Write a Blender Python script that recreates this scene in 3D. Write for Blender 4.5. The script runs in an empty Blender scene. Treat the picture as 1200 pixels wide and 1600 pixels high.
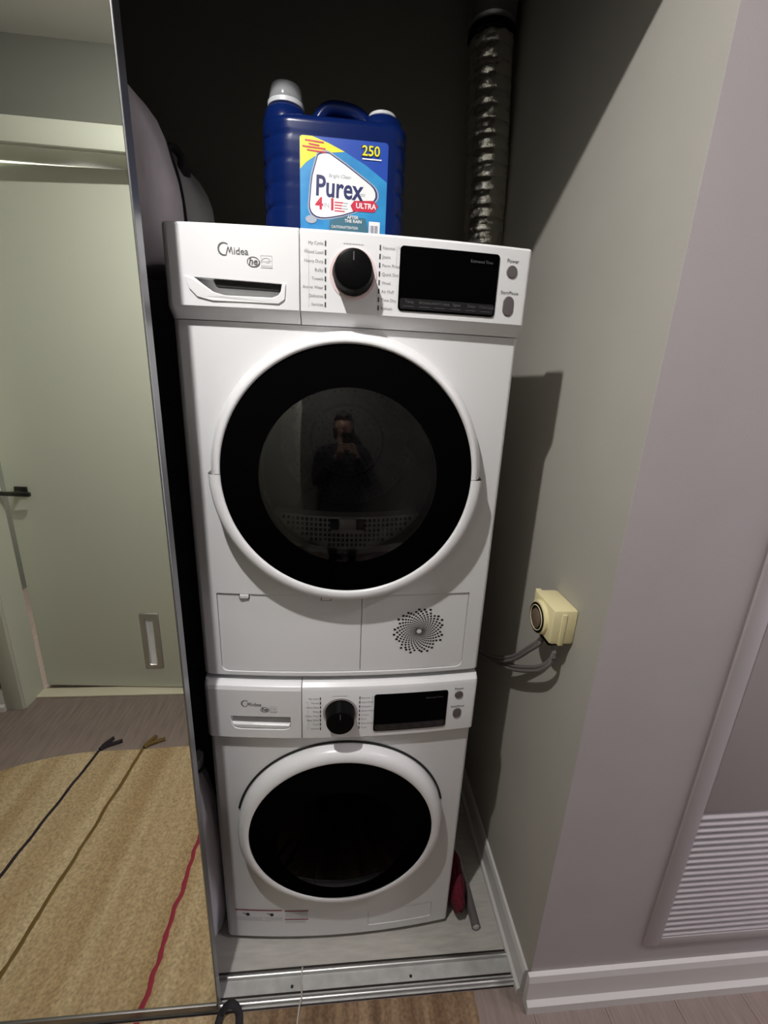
import bpy, bmesh, math, random
from mathutils import Vector, Matrix, noise
random.seed(4)
sc = bpy.context.scene
COL = sc.collection
PI = math.pi

# ------------------------------------------------------------------ camera
CAM = Vector((-0.011, -0.8174, 1.466))
RIGHT = Vector((0.99525, -0.08734, 0.04309))
UP = Vector((-0.01611, 0.28864, 0.95730))
FWD = Vector((0.09605, 0.95345, -0.28586))
cd = bpy.data.cameras.new('camera')
cam = bpy.data.objects.new('camera', cd)
COL.objects.link(cam)
cd.sensor_fit = 'HORIZONTAL'
cd.sensor_width = 36.0
cd.lens = 672.56 * 36.0 / 1200.0
cd.clip_start = 0.01
m = Matrix((RIGHT, UP, -FWD)).transposed().to_4x4()
m.translation = CAM
cam.matrix_world = m
sc.camera = cam
# ------------------------------------------------------------------ world, exposure
w = bpy.data.worlds.new('world')
sc.world = w
w.use_nodes = True
w.node_tree.nodes['Background'].inputs[0].default_value = (0.02, 0.02, 0.022, 1)
w.node_tree.nodes['Background'].inputs[1].default_value = 1.0
sc.view_settings.view_transform = 'Standard'
sc.view_settings.look = 'None'
sc.view_settings.gamma = 1
sc.view_settings.use_curve_mapping = False
sc.view_settings.exposure = 0.0
LAMP = (-0.33, -0.60, 2.405)
LAMP_STRENGTH = 5700.0
CEIL = 2.42
CEIL2 = 2.70


# ------------------------------------------------------------------ materials
def mat(name, col, rough=0.5, metal=0.0, spec=0.5, emit=0.0, noise_amt=0.0, noise_scale=40, bump=0.0, bump_scale=200, coat=0.0, col2=None, stretch=None):
    M = bpy.data.materials.new(name)
    M.use_nodes = True
    nt = M.node_tree
    b = nt.nodes['Principled BSDF']
    b.inputs['Base Color'].default_value = (*col, 1)
    b.inputs['Roughness'].default_value = rough
    b.inputs['Metallic'].default_value = metal
    b.inputs['Specular IOR Level'].default_value = spec
    if coat:
        b.inputs['Coat Weight'].default_value = coat
    if emit:
        b.inputs['Emission Color'].default_value = (*col, 1)
        b.inputs['Emission Strength'].default_value = emit
    tc = nt.nodes.new('ShaderNodeTexCoord')
    src = tc.outputs['Object']
    if stretch:
        mp = nt.nodes.new('ShaderNodeMapping')
        mp.inputs['Scale'].default_value = stretch
        nt.links.new(src, mp.inputs['Vector'])
        src = mp.outputs['Vector']
    if noise_amt or col2:
        n = nt.nodes.new('ShaderNodeTexNoise')
        n.inputs['Scale'].default_value = noise_scale
        n.inputs['Detail'].default_value = 6
        nt.links.new(src, n.inputs['Vector'])
        r = nt.nodes.new('ShaderNodeValToRGB')
        r.color_ramp.elements[0].position = 0.3
        r.color_ramp.elements[1].position = 0.7
        c2 = col2 or tuple(min(1, c * (1 + noise_amt)) for c in col)
        c1 = col if col2 else tuple(c * (1 - noise_amt) for c in col)
        r.color_ramp.elements[0].color = (*c1, 1)
        r.color_ramp.elements[1].color = (*c2, 1)
        nt.links.new(n.outputs['Fac'], r.inputs['Fac'])
        nt.links.new(r.outputs['Color'], b.inputs['Base Color'])
    if bump:
        n2 = nt.nodes.new('ShaderNodeTexNoise')
        n2.inputs['Scale'].default_value = bump_scale
        n2.inputs['Detail'].default_value = 4
        nt.links.new(src, n2.inputs['Vector'])
        bp = nt.nodes.new('ShaderNodeBump')
        bp.inputs['Strength'].default_value = bump
        bp.inputs['Distance'].default_value = 0.002
        nt.links.new(n2.outputs['Fac'], bp.inputs['Height'])
        nt.links.new(bp.outputs['Normal'], b.inputs['Normal'])
    return M


def glass_mat(name, tint, refl=0.05, rough=0.02):
    M = bpy.data.materials.new(name)
    M.use_nodes = True
    nt = M.node_tree
    for n in list(nt.nodes):
        nt.nodes.remove(n)
    o = nt.nodes.new('ShaderNodeOutputMaterial')
    t = nt.nodes.new('ShaderNodeBsdfTransparent')
    t.inputs[0].default_value = (*tint, 1)
    g = nt.nodes.new('ShaderNodeBsdfGlossy')
    g.inputs['Roughness'].default_value = rough
    g.inputs[0].default_value = (1, 1, 1, 1)
    f = nt.nodes.new('ShaderNodeFresnel')
    f.inputs[0].default_value = 1.0 + 2 * math.sqrt(refl) / (1 - math.sqrt(refl))
    mx = nt.nodes.new('ShaderNodeMixShader')
    nt.links.new(f.outputs[0], mx.inputs[0])
    nt.links.new(t.outputs[0], mx.inputs[1])
    nt.links.new(g.outputs[0], mx.inputs[2])
    nt.links.new(mx.outputs[0], o.inputs['Surface'])
    return M


def frosted(name, col, dens):
    F = bpy.data.materials.new(name)
    F.use_nodes = True
    nt = F.node_tree
    b = nt.nodes['Principled BSDF']
    b.inputs['Base Color'].default_value = (*col, 1)
    b.inputs['Roughness'].default_value = 0.15
    b.inputs['Alpha'].default_value = dens
    return F


M = {}
M['closet_paint'] = mat('closet_paint', (0.43, 0.412, 0.368), 0.75, spec=0.3, noise_amt=0.02, noise_scale=8, bump=0.08, bump_scale=300)
M['hall_tint_paint'] = mat('hall_tint_paint', (0.45, 0.41, 0.415), 0.75, spec=0.3, noise_amt=0.02, noise_scale=8, bump=0.08, bump_scale=300)  # mauve cast of the hall light is put into this wall colour
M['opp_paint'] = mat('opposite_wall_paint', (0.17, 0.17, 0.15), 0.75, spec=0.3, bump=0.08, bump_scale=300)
M['ceiling_paint'] = mat('ceiling_paint', (0.62, 0.61, 0.57), 0.9, bump=0.1, bump_scale=250)
M['trim_paint'] = mat('trim_paint', (0.66, 0.64, 0.62), 0.35)
M['door_paint'] = mat('door_paint', (0.57, 0.58, 0.50), 0.45, bump=0.03, bump_scale=120)
M['threshold'] = mat('cream_threshold', (0.70, 0.64, 0.50), 0.5)
M['vent_paint'] = mat('vent_paint', (0.47, 0.43, 0.44), 0.4)
M['back_shade'] = mat('closet_back_shade', (0.17, 0.16, 0.14), 0.85, spec=0.2, bump=0.1, bump_scale=200)  # closet shadow is put into this dark colour, on back wall and ceiling
M['vinyl'] = mat('closet_vinyl', (0.40, 0.385, 0.35), 0.55, noise_scale=14, col2=(0.50, 0.48, 0.435), stretch=(1, 6, 1))
M['plank'] = mat('floor_plank', (0.205, 0.155, 0.138), 0.45, noise_scale=9, col2=(0.285, 0.222, 0.197), stretch=(9, 1, 1), bump=0.05)
M['white'] = mat('appliance_white', (0.80, 0.80, 0.81), 0.32, bump=0.03, bump_scale=900)
M['white_plastic'] = mat('white_plastic', (0.81, 0.81, 0.82), 0.28)
M['grey_print'] = mat('grey_print', (0.10, 0.10, 0.10), 0.6)
M['mid_print'] = mat('mid_grey_print', (0.27, 0.27, 0.27), 0.6)
M['pale_print'] = mat('pale_print', (0.56, 0.56, 0.57), 0.6)
M['black_print'] = mat('black_print', (0.015, 0.015, 0.015), 0.6)
M['red_print'] = mat('red_print', (0.28, 0.03, 0.04), 0.6)
M['pink_print'] = mat('pink_print', (0.78, 0.62, 0.62), 0.5)
M['black_gloss'] = mat('black_gloss', (0.0015, 0.0015, 0.0015), 0.25, spec=0.0)
M['screen'] = mat('black_display', (0.0010, 0.0010, 0.0012), 0.15, spec=0.04)
M['screen_strip'] = mat('display_touch_strip', (0.012, 0.012, 0.013), 0.3)
M['screen_print'] = mat('display_print', (0.10, 0.10, 0.10), 0.6)
M['dark'] = mat('dark_recess', (0.008, 0.008, 0.008), 0.7)
M['black_plastic'] = mat('black_plastic', (0.003, 0.003, 0.003), 0.4, spec=0.06)
M['knob_ring'] = mat('knob_ring', (0.55, 0.50, 0.51), 0.3, metal=0.3)
M['button'] = mat('grey_button', (0.13, 0.11, 0.115), 0.45)
M['steel'] = mat('drum_steel', (0.30, 0.30, 0.31), 0.35, metal=0.8, bump=0.15, bump_scale=60)
M['lint_grey'] = mat('lint_filter_grey', (0.86, 0.80, 0.80), 0.5)
M['glass_dryer'] = glass_mat('dryer_window_glass', (0.64, 0.64, 0.65), 0.05, 0.03)
M['glass_washer'] = glass_mat('washer_window_glass', (0.014, 0.012, 0.011), 0.0012, 0.05)
M['bowl_glass'] = glass_mat('inner_bowl_glass', (0.9, 0.9, 0.9), 0.03, 0.02)
M['alu'] = mat('brushed_aluminium', (0.55, 0.55, 0.54), 0.35, metal=1.0)
M['stile_alu'] = mat('anodised_stile', (0.30, 0.30, 0.31), 0.38, metal=1.0)
M['rail_alu'] = mat('dark_rail_aluminium', (0.20, 0.19, 0.18), 0.4, metal=0.8)
M['alu_dull'] = mat('dull_aluminium', (0.50, 0.50, 0.48), 0.5, metal=0.35, noise_amt=0.12, noise_scale=30)
M['nickel'] = mat('satin_nickel', (0.45, 0.42, 0.38), 0.3, metal=1.0)
M['dark_bronze'] = mat('dark_metal', (0.06, 0.055, 0.05), 0.35, metal=0.8)
M['mirror'] = mat('mirror_silver', (0.84, 0.86, 0.80), 0.0, metal=1.0)
M['foil'] = mat('crinkled_foil', (0.85, 0.83, 0.76), 0.27, metal=1.0, bump=1.0, bump_scale=90)
M['sheet_metal'] = mat('galvanised_metal', (0.35, 0.35, 0.35), 0.4, metal=0.9)
M['almond'] = mat('almond_plastic', (0.84, 0.75, 0.44), 0.4)
M['plug_brown'] = mat('plug_brown', (0.16, 0.11, 0.08), 0.4)
M['cord'] = mat('grey_cord', (0.20, 0.18, 0.175), 0.22)
M['jug'] = mat('blue_jug_plastic', (0.003, 0.012, 0.080), 0.20, spec=0.25)
M['jug_cap'] = mat('pale_cap', (0.55, 0.56, 0.58), 0.4)
M['cup'] = frosted('frosted_cup', (0.75, 0.77, 0.80), 0.30)
M['lab_blue'] = mat('label_deep_blue', (0.006, 0.055, 0.38), 0.35)
M['lab_mid'] = mat('label_mid_blue', (0.01, 0.19, 0.50), 0.35, noise_scale=30, col2=(0.03, 0.30, 0.58))
M['lab_teal'] = mat('label_teal', (0.04, 0.14, 0.20), 0.4)
M['lab_white'] = mat('label_white', (0.80, 0.80, 0.80), 0.4)
M['lab_navy'] = mat('label_navy', (0.006, 0.012, 0.10), 0.4)
M['lab_red'] = mat('label_red', (0.55, 0.012, 0.05), 0.4)
M['lab_yellow'] = mat('label_yellow', (0.85, 0.74, 0.01), 0.4)
M['lab_grey'] = mat('label_grey', (0.35, 0.38, 0.45), 0.5)
M['bag_cloth'] = mat('bag_cloth', (0.56, 0.51, 0.53), 0.85, noise_amt=0.06, noise_scale=18, bump=0.2, bump_scale=60)
M['bag_cloth2'] = mat('bag_side_cloth', (0.52, 0.51, 0.51), 0.85, bump=0.2, bump_scale=60)
M['charcoal'] = mat('charcoal_fabric', (0.045, 0.042, 0.048), 0.9, noise_amt=0.2, noise_scale=25, bump=0.2)
M['sack'] = mat('white_sack', (0.62, 0.60, 0.66), 0.6, bump=0.3, bump_scale=40)
M['mop_red'] = mat('red_mop', (0.11, 0.003, 0.014), 0.9, noise_amt=0.35, noise_scale=90, bump=0.6, bump_scale=150)
M['webbing'] = mat('black_webbing', (0.012, 0.011, 0.013), 0.8)
M['thread'] = mat('pale_thread', (0.45, 0.42, 0.36), 0.9)
M['hoodie'] = mat('dark_clothes', (0.012, 0.012, 0.016), 0.9, noise_amt=0.2, noise_scale=50)
M['trousers'] = mat('dark_trousers', (0.02, 0.022, 0.03), 0.9)
M['skin'] = mat('skin', (0.42, 0.24, 0.16), 0.5)
M['hair'] = mat('dark_hair', (0.012, 0.008, 0.006), 0.5)
M['eye'] = mat('eye', (0.6, 0.6, 0.58), 0.2)
M['lamp'] = mat('lamp_lens', (1.0, 0.975, 0.95), 0.5, emit=LAMP_STRENGTH)
M['fill_lamp'] = mat('added_fill_lamp_lens', (1.0, 0.90, 0.955), 0.5, emit=150)  # glow of the added fill lamp
M['fill_glow'] = mat('fill_blind_glow', (0.96, 0.92, 1.0), 0.6, emit=5.0)  # glow of the added window, low fill for hall and washer
M['lamp2'] = mat('far_lamp_lens', (1.0, 0.98, 0.95), 0.5, emit=300)


def rug_mat():
    R = bpy.data.materials.new('woven_rug')
    R.use_nodes = True
    nt = R.node_tree
    b = nt.nodes['Principled BSDF']
    b.inputs['Roughness'].default_value = 0.95
    b.inputs['Specular IOR Level'].default_value = 0.1
    tc = nt.nodes.new('ShaderNodeTexCoord')
    sx = nt.nodes.new('ShaderNodeSeparateXYZ')
    nt.links.new(tc.outputs['Object'], sx.inputs[0])
    # soft warp bands across X
    mp = nt.nodes.new('ShaderNodeMapping')
    mp.inputs['Scale'].default_value = (7, 0.25, 1)
    nt.links.new(tc.outputs['Object'], mp.inputs['Vector'])
    n = nt.nodes.new('ShaderNodeTexNoise')
    n.inputs['Scale'].default_value = 1.6
    n.inputs['Detail'].default_value = 3
    nt.links.new(mp.outputs[0], n.inputs['Vector'])
    r = nt.nodes.new('ShaderNodeValToRGB')
    r.color_ramp.elements[0].position = 0.33
    r.color_ramp.elements[0].color = (0.40, 0.275, 0.145, 1)
    r.color_ramp.elements[1].position = 0.66
    r.color_ramp.elements[1].color = (0.55, 0.425, 0.26, 1)
    nt.links.new(n.outputs['Fac'], r.inputs['Fac'])
    # darker brown wool towards the right edge of the rug
    rr = nt.nodes.new('ShaderNodeMapRange')
    rr.inputs['From Min'].default_value = -0.32
    rr.inputs['From Max'].default_value = -0.16
    nt.links.new(sx.outputs['X'], rr.inputs['Value'])
    mpb = nt.nodes.new('ShaderNodeMapping')
    mpb.inputs['Scale'].default_value = (22, 0.6, 1)
    nt.links.new(tc.outputs['Object'], mpb.inputs['Vector'])
    nb = nt.nodes.new('ShaderNodeTexNoise')
    nb.inputs['Scale'].default_value = 1.2
    nb.inputs['Detail'].default_value = 4
    nt.links.new(mpb.outputs[0], nb.inputs['Vector'])
    rb = nt.nodes.new('ShaderNodeValToRGB')
    rb.color_ramp.elements[0].position = 0.3
    rb.color_ramp.elements[0].color = (0.10, 0.055, 0.03, 1)
    rb.color_ramp.elements[1].position = 0.65
    rb.color_ramp.elements[1].color = (0.30, 0.205, 0.125, 1)
    nt.links.new(nb.outputs['Fac'], rb.inputs['Fac'])
    mx = nt.nodes.new('ShaderNodeMixRGB')
    nt.links.new(rr.outputs[0], mx.inputs['Fac'])
    nt.links.new(r.outputs['Color'], mx.inputs['Color1'])
    nt.links.new(rb.outputs['Color'], mx.inputs['Color2'])
    # fine weave
    n3 = nt.nodes.new('ShaderNodeTexNoise')
    n3.inputs['Scale'].default_value = 130
    n3.inputs['Detail'].default_value = 3
    nt.links.new(tc.outputs['Object'], n3.inputs['Vector'])
    r3 = nt.nodes.new('ShaderNodeMapRange')
    r3.inputs['From Min'].default_value = 0.3
    r3.inputs['From Max'].default_value = 0.7
    r3.inputs['To Min'].default_value = 0.72
    r3.inputs['To Max'].default_value = 1.2
    nt.links.new(n3.outputs['Fac'], r3.inputs['Value'])
    m2 = nt.nodes.new('ShaderNodeMixRGB')
    m2.blend_type = 'MULTIPLY'
    m2.inputs['Fac'].default_value = 1
    nt.links.new(mx.outputs['Color'], m2.inputs['Color1'])
    nt.links.new(r3.outputs[0], m2.inputs['Color2'])
    nt.links.new(m2.outputs['Color'], b.inputs['Base Color'])
    bp = nt.nodes.new('ShaderNodeBump')
    bp.inputs['Strength'].default_value = 0.6
    bp.inputs['Distance'].default_value = 0.003
    nt.links.new(n3.outputs['Fac'], bp.inputs['Height'])
    nt.links.new(bp.outputs['Normal'], b.inputs['Normal'])
    return R


M['rug'] = rug_mat()
M['rug_dark'] = mat('rug_dark_yarn', (0.02, 0.012, 0.016), 0.95)
M['rug_brown'] = mat('rug_brown_yarn', (0.14, 0.085, 0.02), 0.95)
M['rug_red'] = mat('rug_red_yarn', (0.28, 0.025, 0.045), 0.95)


# ------------------------------------------------------------------ helpers
def tag(o, label=None, cat=None, group=None, kind=None):
    if label: o['label'] = label
    if cat: o['category'] = cat
    if group: o['group'] = group
    if kind: o['kind'] = kind
    return o


def thing(name, label, cat, loc=(0, 0, 0), group=None, kind=None):
    o = bpy.data.objects.new(name, None)
    o.empty_display_size = 0.05
    COL.objects.link(o)
    o.location = loc
    return tag(o, label, cat, group, kind)


def adopt(o, parent):
    """keep o's mesh in world coordinates under its parent (parents are only ever translated)"""
    if parent is not None:
        o.parent = parent
        if parent.type == 'EMPTY' and not parent.get('_local'):
            o.matrix_parent_inverse = Matrix.Translation(-Vector(parent.location))


def from_bm(name, bm, material, parent=None, smooth=True, angle=40):
    me = bpy.data.meshes.new(name)
    bmesh.ops.recalc_face_normals(bm, faces=bm.faces)
    if smooth:
        for f in bm.faces: f.smooth = True
        lim = math.radians(angle)
        for e in bm.edges:
            if len(e.link_faces) == 2 and e.calc_face_angle(0) > lim: e.smooth = False
    bm.to_mesh(me)
    bm.free()
    me.materials.append(material)
    o = bpy.data.objects.new(name, me)
    COL.objects.link(o)
    adopt(o, parent)
    return o


def add_box(bm, x0, x1, y0, y1, z0, z1, bevel=0.0, seg=2):
    vs = [bm.verts.new((x, y, z)) for z in (z0, z1) for y in (y0, y1) for x in (x0, x1)]
    fs = [bm.faces.new([vs[i] for i in q]) for q in ((0, 2, 3, 1), (4, 5, 7, 6), (0, 1, 5, 4), (2, 6, 7, 3), (0, 4, 6, 2), (1, 3, 7, 5))]
    if bevel:
        es = list({e for f in fs for e in f.edges})
        bmesh.ops.bevel(bm, geom=es, offset=bevel, segments=seg, affect='EDGES', profile=0.5)


def box(name, x0, x1, y0, y1, z0, z1, material, parent=None, bevel=0.0, seg=2):
    bm = bmesh.new()
    add_box(bm, x0, x1, y0, y1, z0, z1, bevel, seg)
    return from_bm(name, bm, material, parent)


def add_loft(bm, loops, cap0=True, cap1=True, closed=True):
    rows = [[bm.verts.new(p) for p in L] for L in loops]
    n = len(rows[0])
    for a, b in zip(rows, rows[1:]):
        for i in range(n if closed else n - 1):
            j = (i + 1) % n
            bm.faces.new((a[i], a[j], b[j], b[i]))
    if closed and cap0: bm.faces.new(list(reversed(rows[0])))
    if closed and cap1: bm.faces.new(rows[-1])
    return rows


def loft(name, loops, material, parent=None, cap0=True, cap1=True, closed=True, angle=40):
    bm = bmesh.new()
    add_loft(bm, loops, cap0, cap1, closed)
    return from_bm(name, bm, material, parent, angle=angle)


def add_lathe(bm, prof, center, axis='Y', n=96, a0=0.0, a1=2 * PI):
    """prof: (radius, along-axis) pairs"""
    full = abs(a1 - a0 - 2 * PI) < 1e-6
    steps = n if full else n + 1
    rows = []
    for r, h in prof:
        row = []
        for i in range(steps):
            a = a0 + (a1 - a0) * i / n
            if axis == 'Y': p = (center[0] + r * math.cos(a), center[1] + h, center[2] + r * math.sin(a))
            elif axis == 'Z': p = (center[0] + r * math.cos(a), center[1] + r * math.sin(a), center[2] + h)
            else: p = (center[0] + h, center[1] + r * math.cos(a), center[2] + r * math.sin(a))
            row.append(bm.verts.new(p))
        rows.append(row)
    for A, B in zip(rows, rows[1:]):
        for i in range(n):
            j = (i + 1) % steps
            bm.faces.new((A[i], A[j], B[j], B[i]))
    return rows


def lathe(name, prof, center, material, parent=None, axis='Y', n=96, a0=0.0, a1=2 * PI, cap0=False, cap1=False, angle=35):
    bm = bmesh.new()
    rows = add_lathe(bm, prof, center, axis, n, a0, a1)
    if cap0: bm.faces.new(rows[0])
    if cap1: bm.faces.new(rows[-1])
    return from_bm(name, bm, material, parent, angle=angle)


def smooth_path(pts, n=8):
    P = [Vector(p) for p in pts]
    out = []
    for i in range(len(P) - 1):
        p0 = P[max(i - 1, 0)]; p1 = P[i]; p2 = P[i + 1]; p3 = P[min(i + 2, len(P) - 1)]
        for k in range(n):
            t = k / n
            out.append(0.5 * ((2 * p1) + (-p0 + p2) * t + (2 * p0 - 5 * p1 + 4 * p2 - p3) * t * t + (-p0 + 3 * p1 - 3 * p2 + p3) * t ** 3))
    out.append(P[-1])
    return out


def add_tube(bm, pts, r, sides=10, rz=None, up=None, radii=None):
    """tube along pts; r sideways, rz along up when given (flat strap)"""
    N = len(pts)
    rows = []
    ref = Vector(up) if up else Vector((0, 0, 1))
    for i, p in enumerate(pts):
        t = (pts[min(i + 1, N - 1)] - pts[max(i - 1, 0)]).normalized()
        s = t.cross(ref)
        if s.length < 1e-3: s = t.cross(Vector((1, 0, 0)))
        s.normalize()
        u = s.cross(t).normalized()
        ra = radii[i] if radii else r
        rows.append([p + s * (ra * math.cos(2 * PI * k / sides)) + u * ((rz if rz else ra) * math.sin(2 * PI * k / sides)) for k in range(sides)])
    add_loft(bm, rows)


def tube(name, pts, r, material, parent=None, sides=10, rz=None, up=None, n=8, radii=None):
    bm = bmesh.new()
    add_tube(bm, smooth_path(pts, n) if n > 1 else [Vector(p) for p in pts], r, sides, rz, up, radii)
    return from_bm(name, bm, material, parent, angle=60)


def boolean_cut(o, cutters):
    for c in cutters:
        md = o.modifiers.new('cut', 'BOOLEAN')
        md.operation = 'DIFFERENCE'
        md.solver = 'EXACT'
        md.object = c
    bpy.context.view_layer.update()
    dg = bpy.context.evaluated_depsgraph_get()
    ev = o.evaluated_get(dg)
    me = bpy.data.meshes.new_from_object(ev, depsgraph=dg)
    o.modifiers.clear()
    old = o.data
    nm = old.name
    o.data = me
    bpy.data.meshes.remove(old)
    me.name = nm
    bm = bmesh.new()
    bm.from_mesh(me)
    lim = math.radians(35)
    for f in bm.faces:
        f.smooth = abs(f.normal.y) < 0.9
        f.material_index = 0
    for e in bm.edges:
        e.smooth = not (len(e.link_faces) == 2 and e.calc_face_angle(0) > lim)
    bm.to_mesh(me)
    bm.free()
    while len(me.materials) > 1: me.materials.pop()
    for c in cutters:
        d = c.data
        bpy.data.objects.remove(c)
        bpy.data.meshes.remove(d)


def text_mesh(body, size, align='LEFT', bold=0.0, shear=0.0, spacing=1.0):
    c = bpy.data.curves.new('lettering', 'FONT')
    c.body = body
    c.size = size
    c.align_x = align
    c.offset = bold * size
    c.shear = shear
    c.space_character = spacing
    c.resolution_u = 3
    o = bpy.data.objects.new('lettering', c)
    COL.objects.link(o)
    bpy.context.view_layer.update()
    dg = bpy.context.evaluated_depsgraph_get()
    me = o.evaluated_get(dg).to_mesh()
    vs = [v.co.copy() for v in me.vertices]
    fs = [tuple(p.vertices) for p in me.polygons]
    o.evaluated_get(dg).to_mesh_clear()
    bpy.data.objects.remove(o)
    bpy.data.curves.remove(c)
    return vs, fs


FINE = {'program_names', 'program_ticks', 'program_brackets', 'display_lettering', 'button_names', 'maker_logo', 'efficiency_logo', 'energy_logo', 'sticker_red_lines', 'sticker_pictograms', 'sticker_text_lines', 'barcode', 'red_small_print', 'yellow_small_print', 'grey_lettering', 'white_small_print', 'navy_lettering', 'yellow_number', 'number_shadow', 'scent_lettering', 'red_numerals'}


def print_on(name, items, yfun, material, parent, eps=0.0005):
    """flat print on a front that faces -y: items are ('t', text, x, z, size, align, bold, shear[, xscale, rot]) or ('p', [(x,z)...])
    or ('r', cx, cz, rx, rz, width, a0, a1); every vertex sits eps in front of the surface"""
    V, F = [], []
    for it in items:
        if it[0] == 't':
            _, s, x, z, size, al, bold, shear = it[:8]
            xs = it[8] if len(it) > 8 else 1.0
            rot = it[9] if len(it) > 9 else 0.0
            vs, fs = text_mesh(s, size, al, bold, shear)
            b = len(V)
            ca, sa = math.cos(rot), math.sin(rot)
            for v in vs:
                lx, lz = v.x * xs, v.y
                X = x + lx * ca - lz * sa; Z = z + lx * sa + lz * ca
                V.append((X, yfun(X) - eps, Z))
            F += [tuple(i + b for i in f) for f in fs]
        elif it[0] == 'p':
            b = len(V)
            for X, Z in it[1]: V.append((X, yfun(X) - eps, Z))
            F.append(tuple(range(b, b + len(it[1]))))
        elif it[0] == 'r':
            _, cx, cz, rx, rz, wd, a0, a1 = it
            n = 28
            b = len(V)
            for i in range(n + 1):
                a = a0 + (a1 - a0) * i / n
                for k in (0, 1):
                    X = cx + (rx - k * wd) * math.cos(a); Z = cz + (rz - k * wd) * math.sin(a)
                    V.append((X, yfun(X) - eps, Z))
            for i in range(n):
                F.append((b + 2 * i, b + 2 * i + 1, b + 2 * i + 3, b + 2 * i + 2))
    me = bpy.data.meshes.new(name)
    me.from_pydata(V, [], F)
    if name == 'warning_sticker':
        bm = bmesh.new(); bm.from_mesh(me)
        bmesh.ops.remove_doubles(bm, verts=bm.verts, dist=1e-5)
        bm.to_mesh(me); bm.free()
    me.materials.append(material)
    o = bpy.data.objects.new(name, me)
    COL.objects.link(o)
    adopt(o, parent)
    if name in FINE: o['kind'] = 'stuff'
    return o


def rrect(x0, x1, z0, z1, r, n=6, rs=None):
    """rounded rectangle in (x,z), counter-clockwise from lower right; rs = radii (br, tr, tl, bl)"""
    rs = rs or (r, r, r, r)
    out = []
    for (cx, cz, a, rr) in ((x1, z0, -PI / 2, rs[0]), (x1, z1, 0, rs[1]), (x0, z1, PI / 2, rs[2]), (x0, z0, PI, rs[3])):
        sx = -1 if cx == x1 else 1
        sz = -1 if cz == z1 else 1
        for k in range(n + 1):
            t = a + (PI / 2) * k / n
            out.append((cx + sx * rr + rr * math.cos(t), cz + sz * rr + rr * math.sin(t)))
    return out


def refine(poly, step=0.02):
    out = []
    for (a, b) in zip(poly, poly[1:] + poly[:1]):
        d = math.hypot(b[0] - a[0], b[1] - a[1])
        k = max(1, int(d / step))
        for i in range(k):
            out.append((a[0] + (b[0] - a[0]) * i / k, a[1] + (b[1] - a[1]) * i / k))
    return out


def add_plate(bm, poly, yfun, t_front, t_back, bevel=0.0, step=0.03):
    """plate of outline poly (x,z) whose front follows yfun(x) - t_front and back yfun(x) + t_back"""
    poly = refine(poly, step)
    xs = [p[0] for p in poly]; zs = [p[1] for p in poly]
    cx = (min(xs) + max(xs)) / 2; cz = (min(zs) + max(zs)) / 2
    hx = (max(xs) - min(xs)) / 2; hz = (max(zs) - min(zs)) / 2
    def ring(inset, off):
        return [(cx + (x - cx) * (1 - inset / hx), yfun(cx + (x - cx) * (1 - inset / hx)) + off, cz + (z - cz) * (1 - inset / hz)) for x, z in poly]
    loops = [ring(0, t_back), ring(0, -t_front + bevel)]
    if bevel: loops.append(ring(bevel, -t_front))
    # keep the front curved: concentric rings towards the centre line
    for f in (0.5, 0.02):
        loops.append([(cx + (x - cx) * f * (1 - bevel / hx), yfun(cx + (x - cx) * f * (1 - bevel / hx)) - t_front, cz + (z - cz) * f * (1 - bevel / hz)) for x, z in poly])
    add_loft(bm, loops)


def plate(name, poly, yfun, t_front, t_back, material, parent=None, bevel=0.0, step=0.03):
    bm = bmesh.new()
    add_plate(bm, poly, yfun, t_front, t_back, bevel, step)
    return from_bm(name, bm, material, parent, angle=18)


# ================================================================== LARGE STRUCTURE
S = 'structure'
WX = 0.466          # inner face of the closet's right wall
FY = -0.170         # front wall plane
HY = -1.205         # wall across the hall
HX0, HX1 = -2.2, 2.6

# floor of the hall: one laminate plank after the other
fl = box('floor', HX0 - 0.1, HX1 + 0.1, -2.5, -0.075, -0.06, -0.008, M['plank'])
tag(fl, 'brown laminate plank floor of the hall', 'floor', kind=S)
pw = 0.185
bmp = bmesh.new()
add_box(bmp, 0.0003, pw - 0.0003, HY - 0.12, -0.146, -0.008, 0.0, 0.0006, 1)
p0 = from_bm('plank', bmp, M['plank'], fl)
n_pl = int((HX1 - HX0) / pw) + 1
for i in range(n_pl):
    p = p0 if i == 0 else p0.copy()
    if i:
        COL.objects.link(p)
    p.location.x = HX0 + (i * pw) + 0.0855
fc = box('floor', HX0, WX + 0.05, -0.075, 0.80, -0.06, 0.0, M['vinyl'])
tag(fc, 'grey vinyl floor inside the closet', 'floor', kind=S)

tag(box('ceiling', HX0, HX1, -2.5, -0.06, CEIL, CEIL + 0.08, M['ceiling_paint']), 'pale ceiling above the hall', 'ceiling', kind=S)
tag(box('ceiling', -1.52, WX + 0.12, -0.06, 0.84, CEIL2, CEIL2 + 0.08, M['back_shade']), 'ceiling high inside the closet, shade put in its dark colour', 'ceiling', kind=S)
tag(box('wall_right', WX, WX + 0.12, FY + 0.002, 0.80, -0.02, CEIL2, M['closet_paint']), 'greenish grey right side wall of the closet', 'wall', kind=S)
tag(box('wall_back', -1.45, WX + 0.12, 0.75, 0.84, -0.02, CEIL2, M['back_shade']), 'back wall of the closet behind the machines, shade put in its colour', 'wall', kind=S)
tag(box('wall_left', -1.52, -1.42, -0.17, 0.80, -0.02, CEIL2, M['closet_paint']), 'left side wall of the closet behind the mirror doors', 'wall', kind=S)
VX0, VX1, VZ0, VZ1 = 0.741, 1.46, 0.172, 2.05
bm = bmesh.new()
add_box(bm, WX, VX0 + 0.02, FY, FY + 0.002, -0.02, CEIL)
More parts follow.
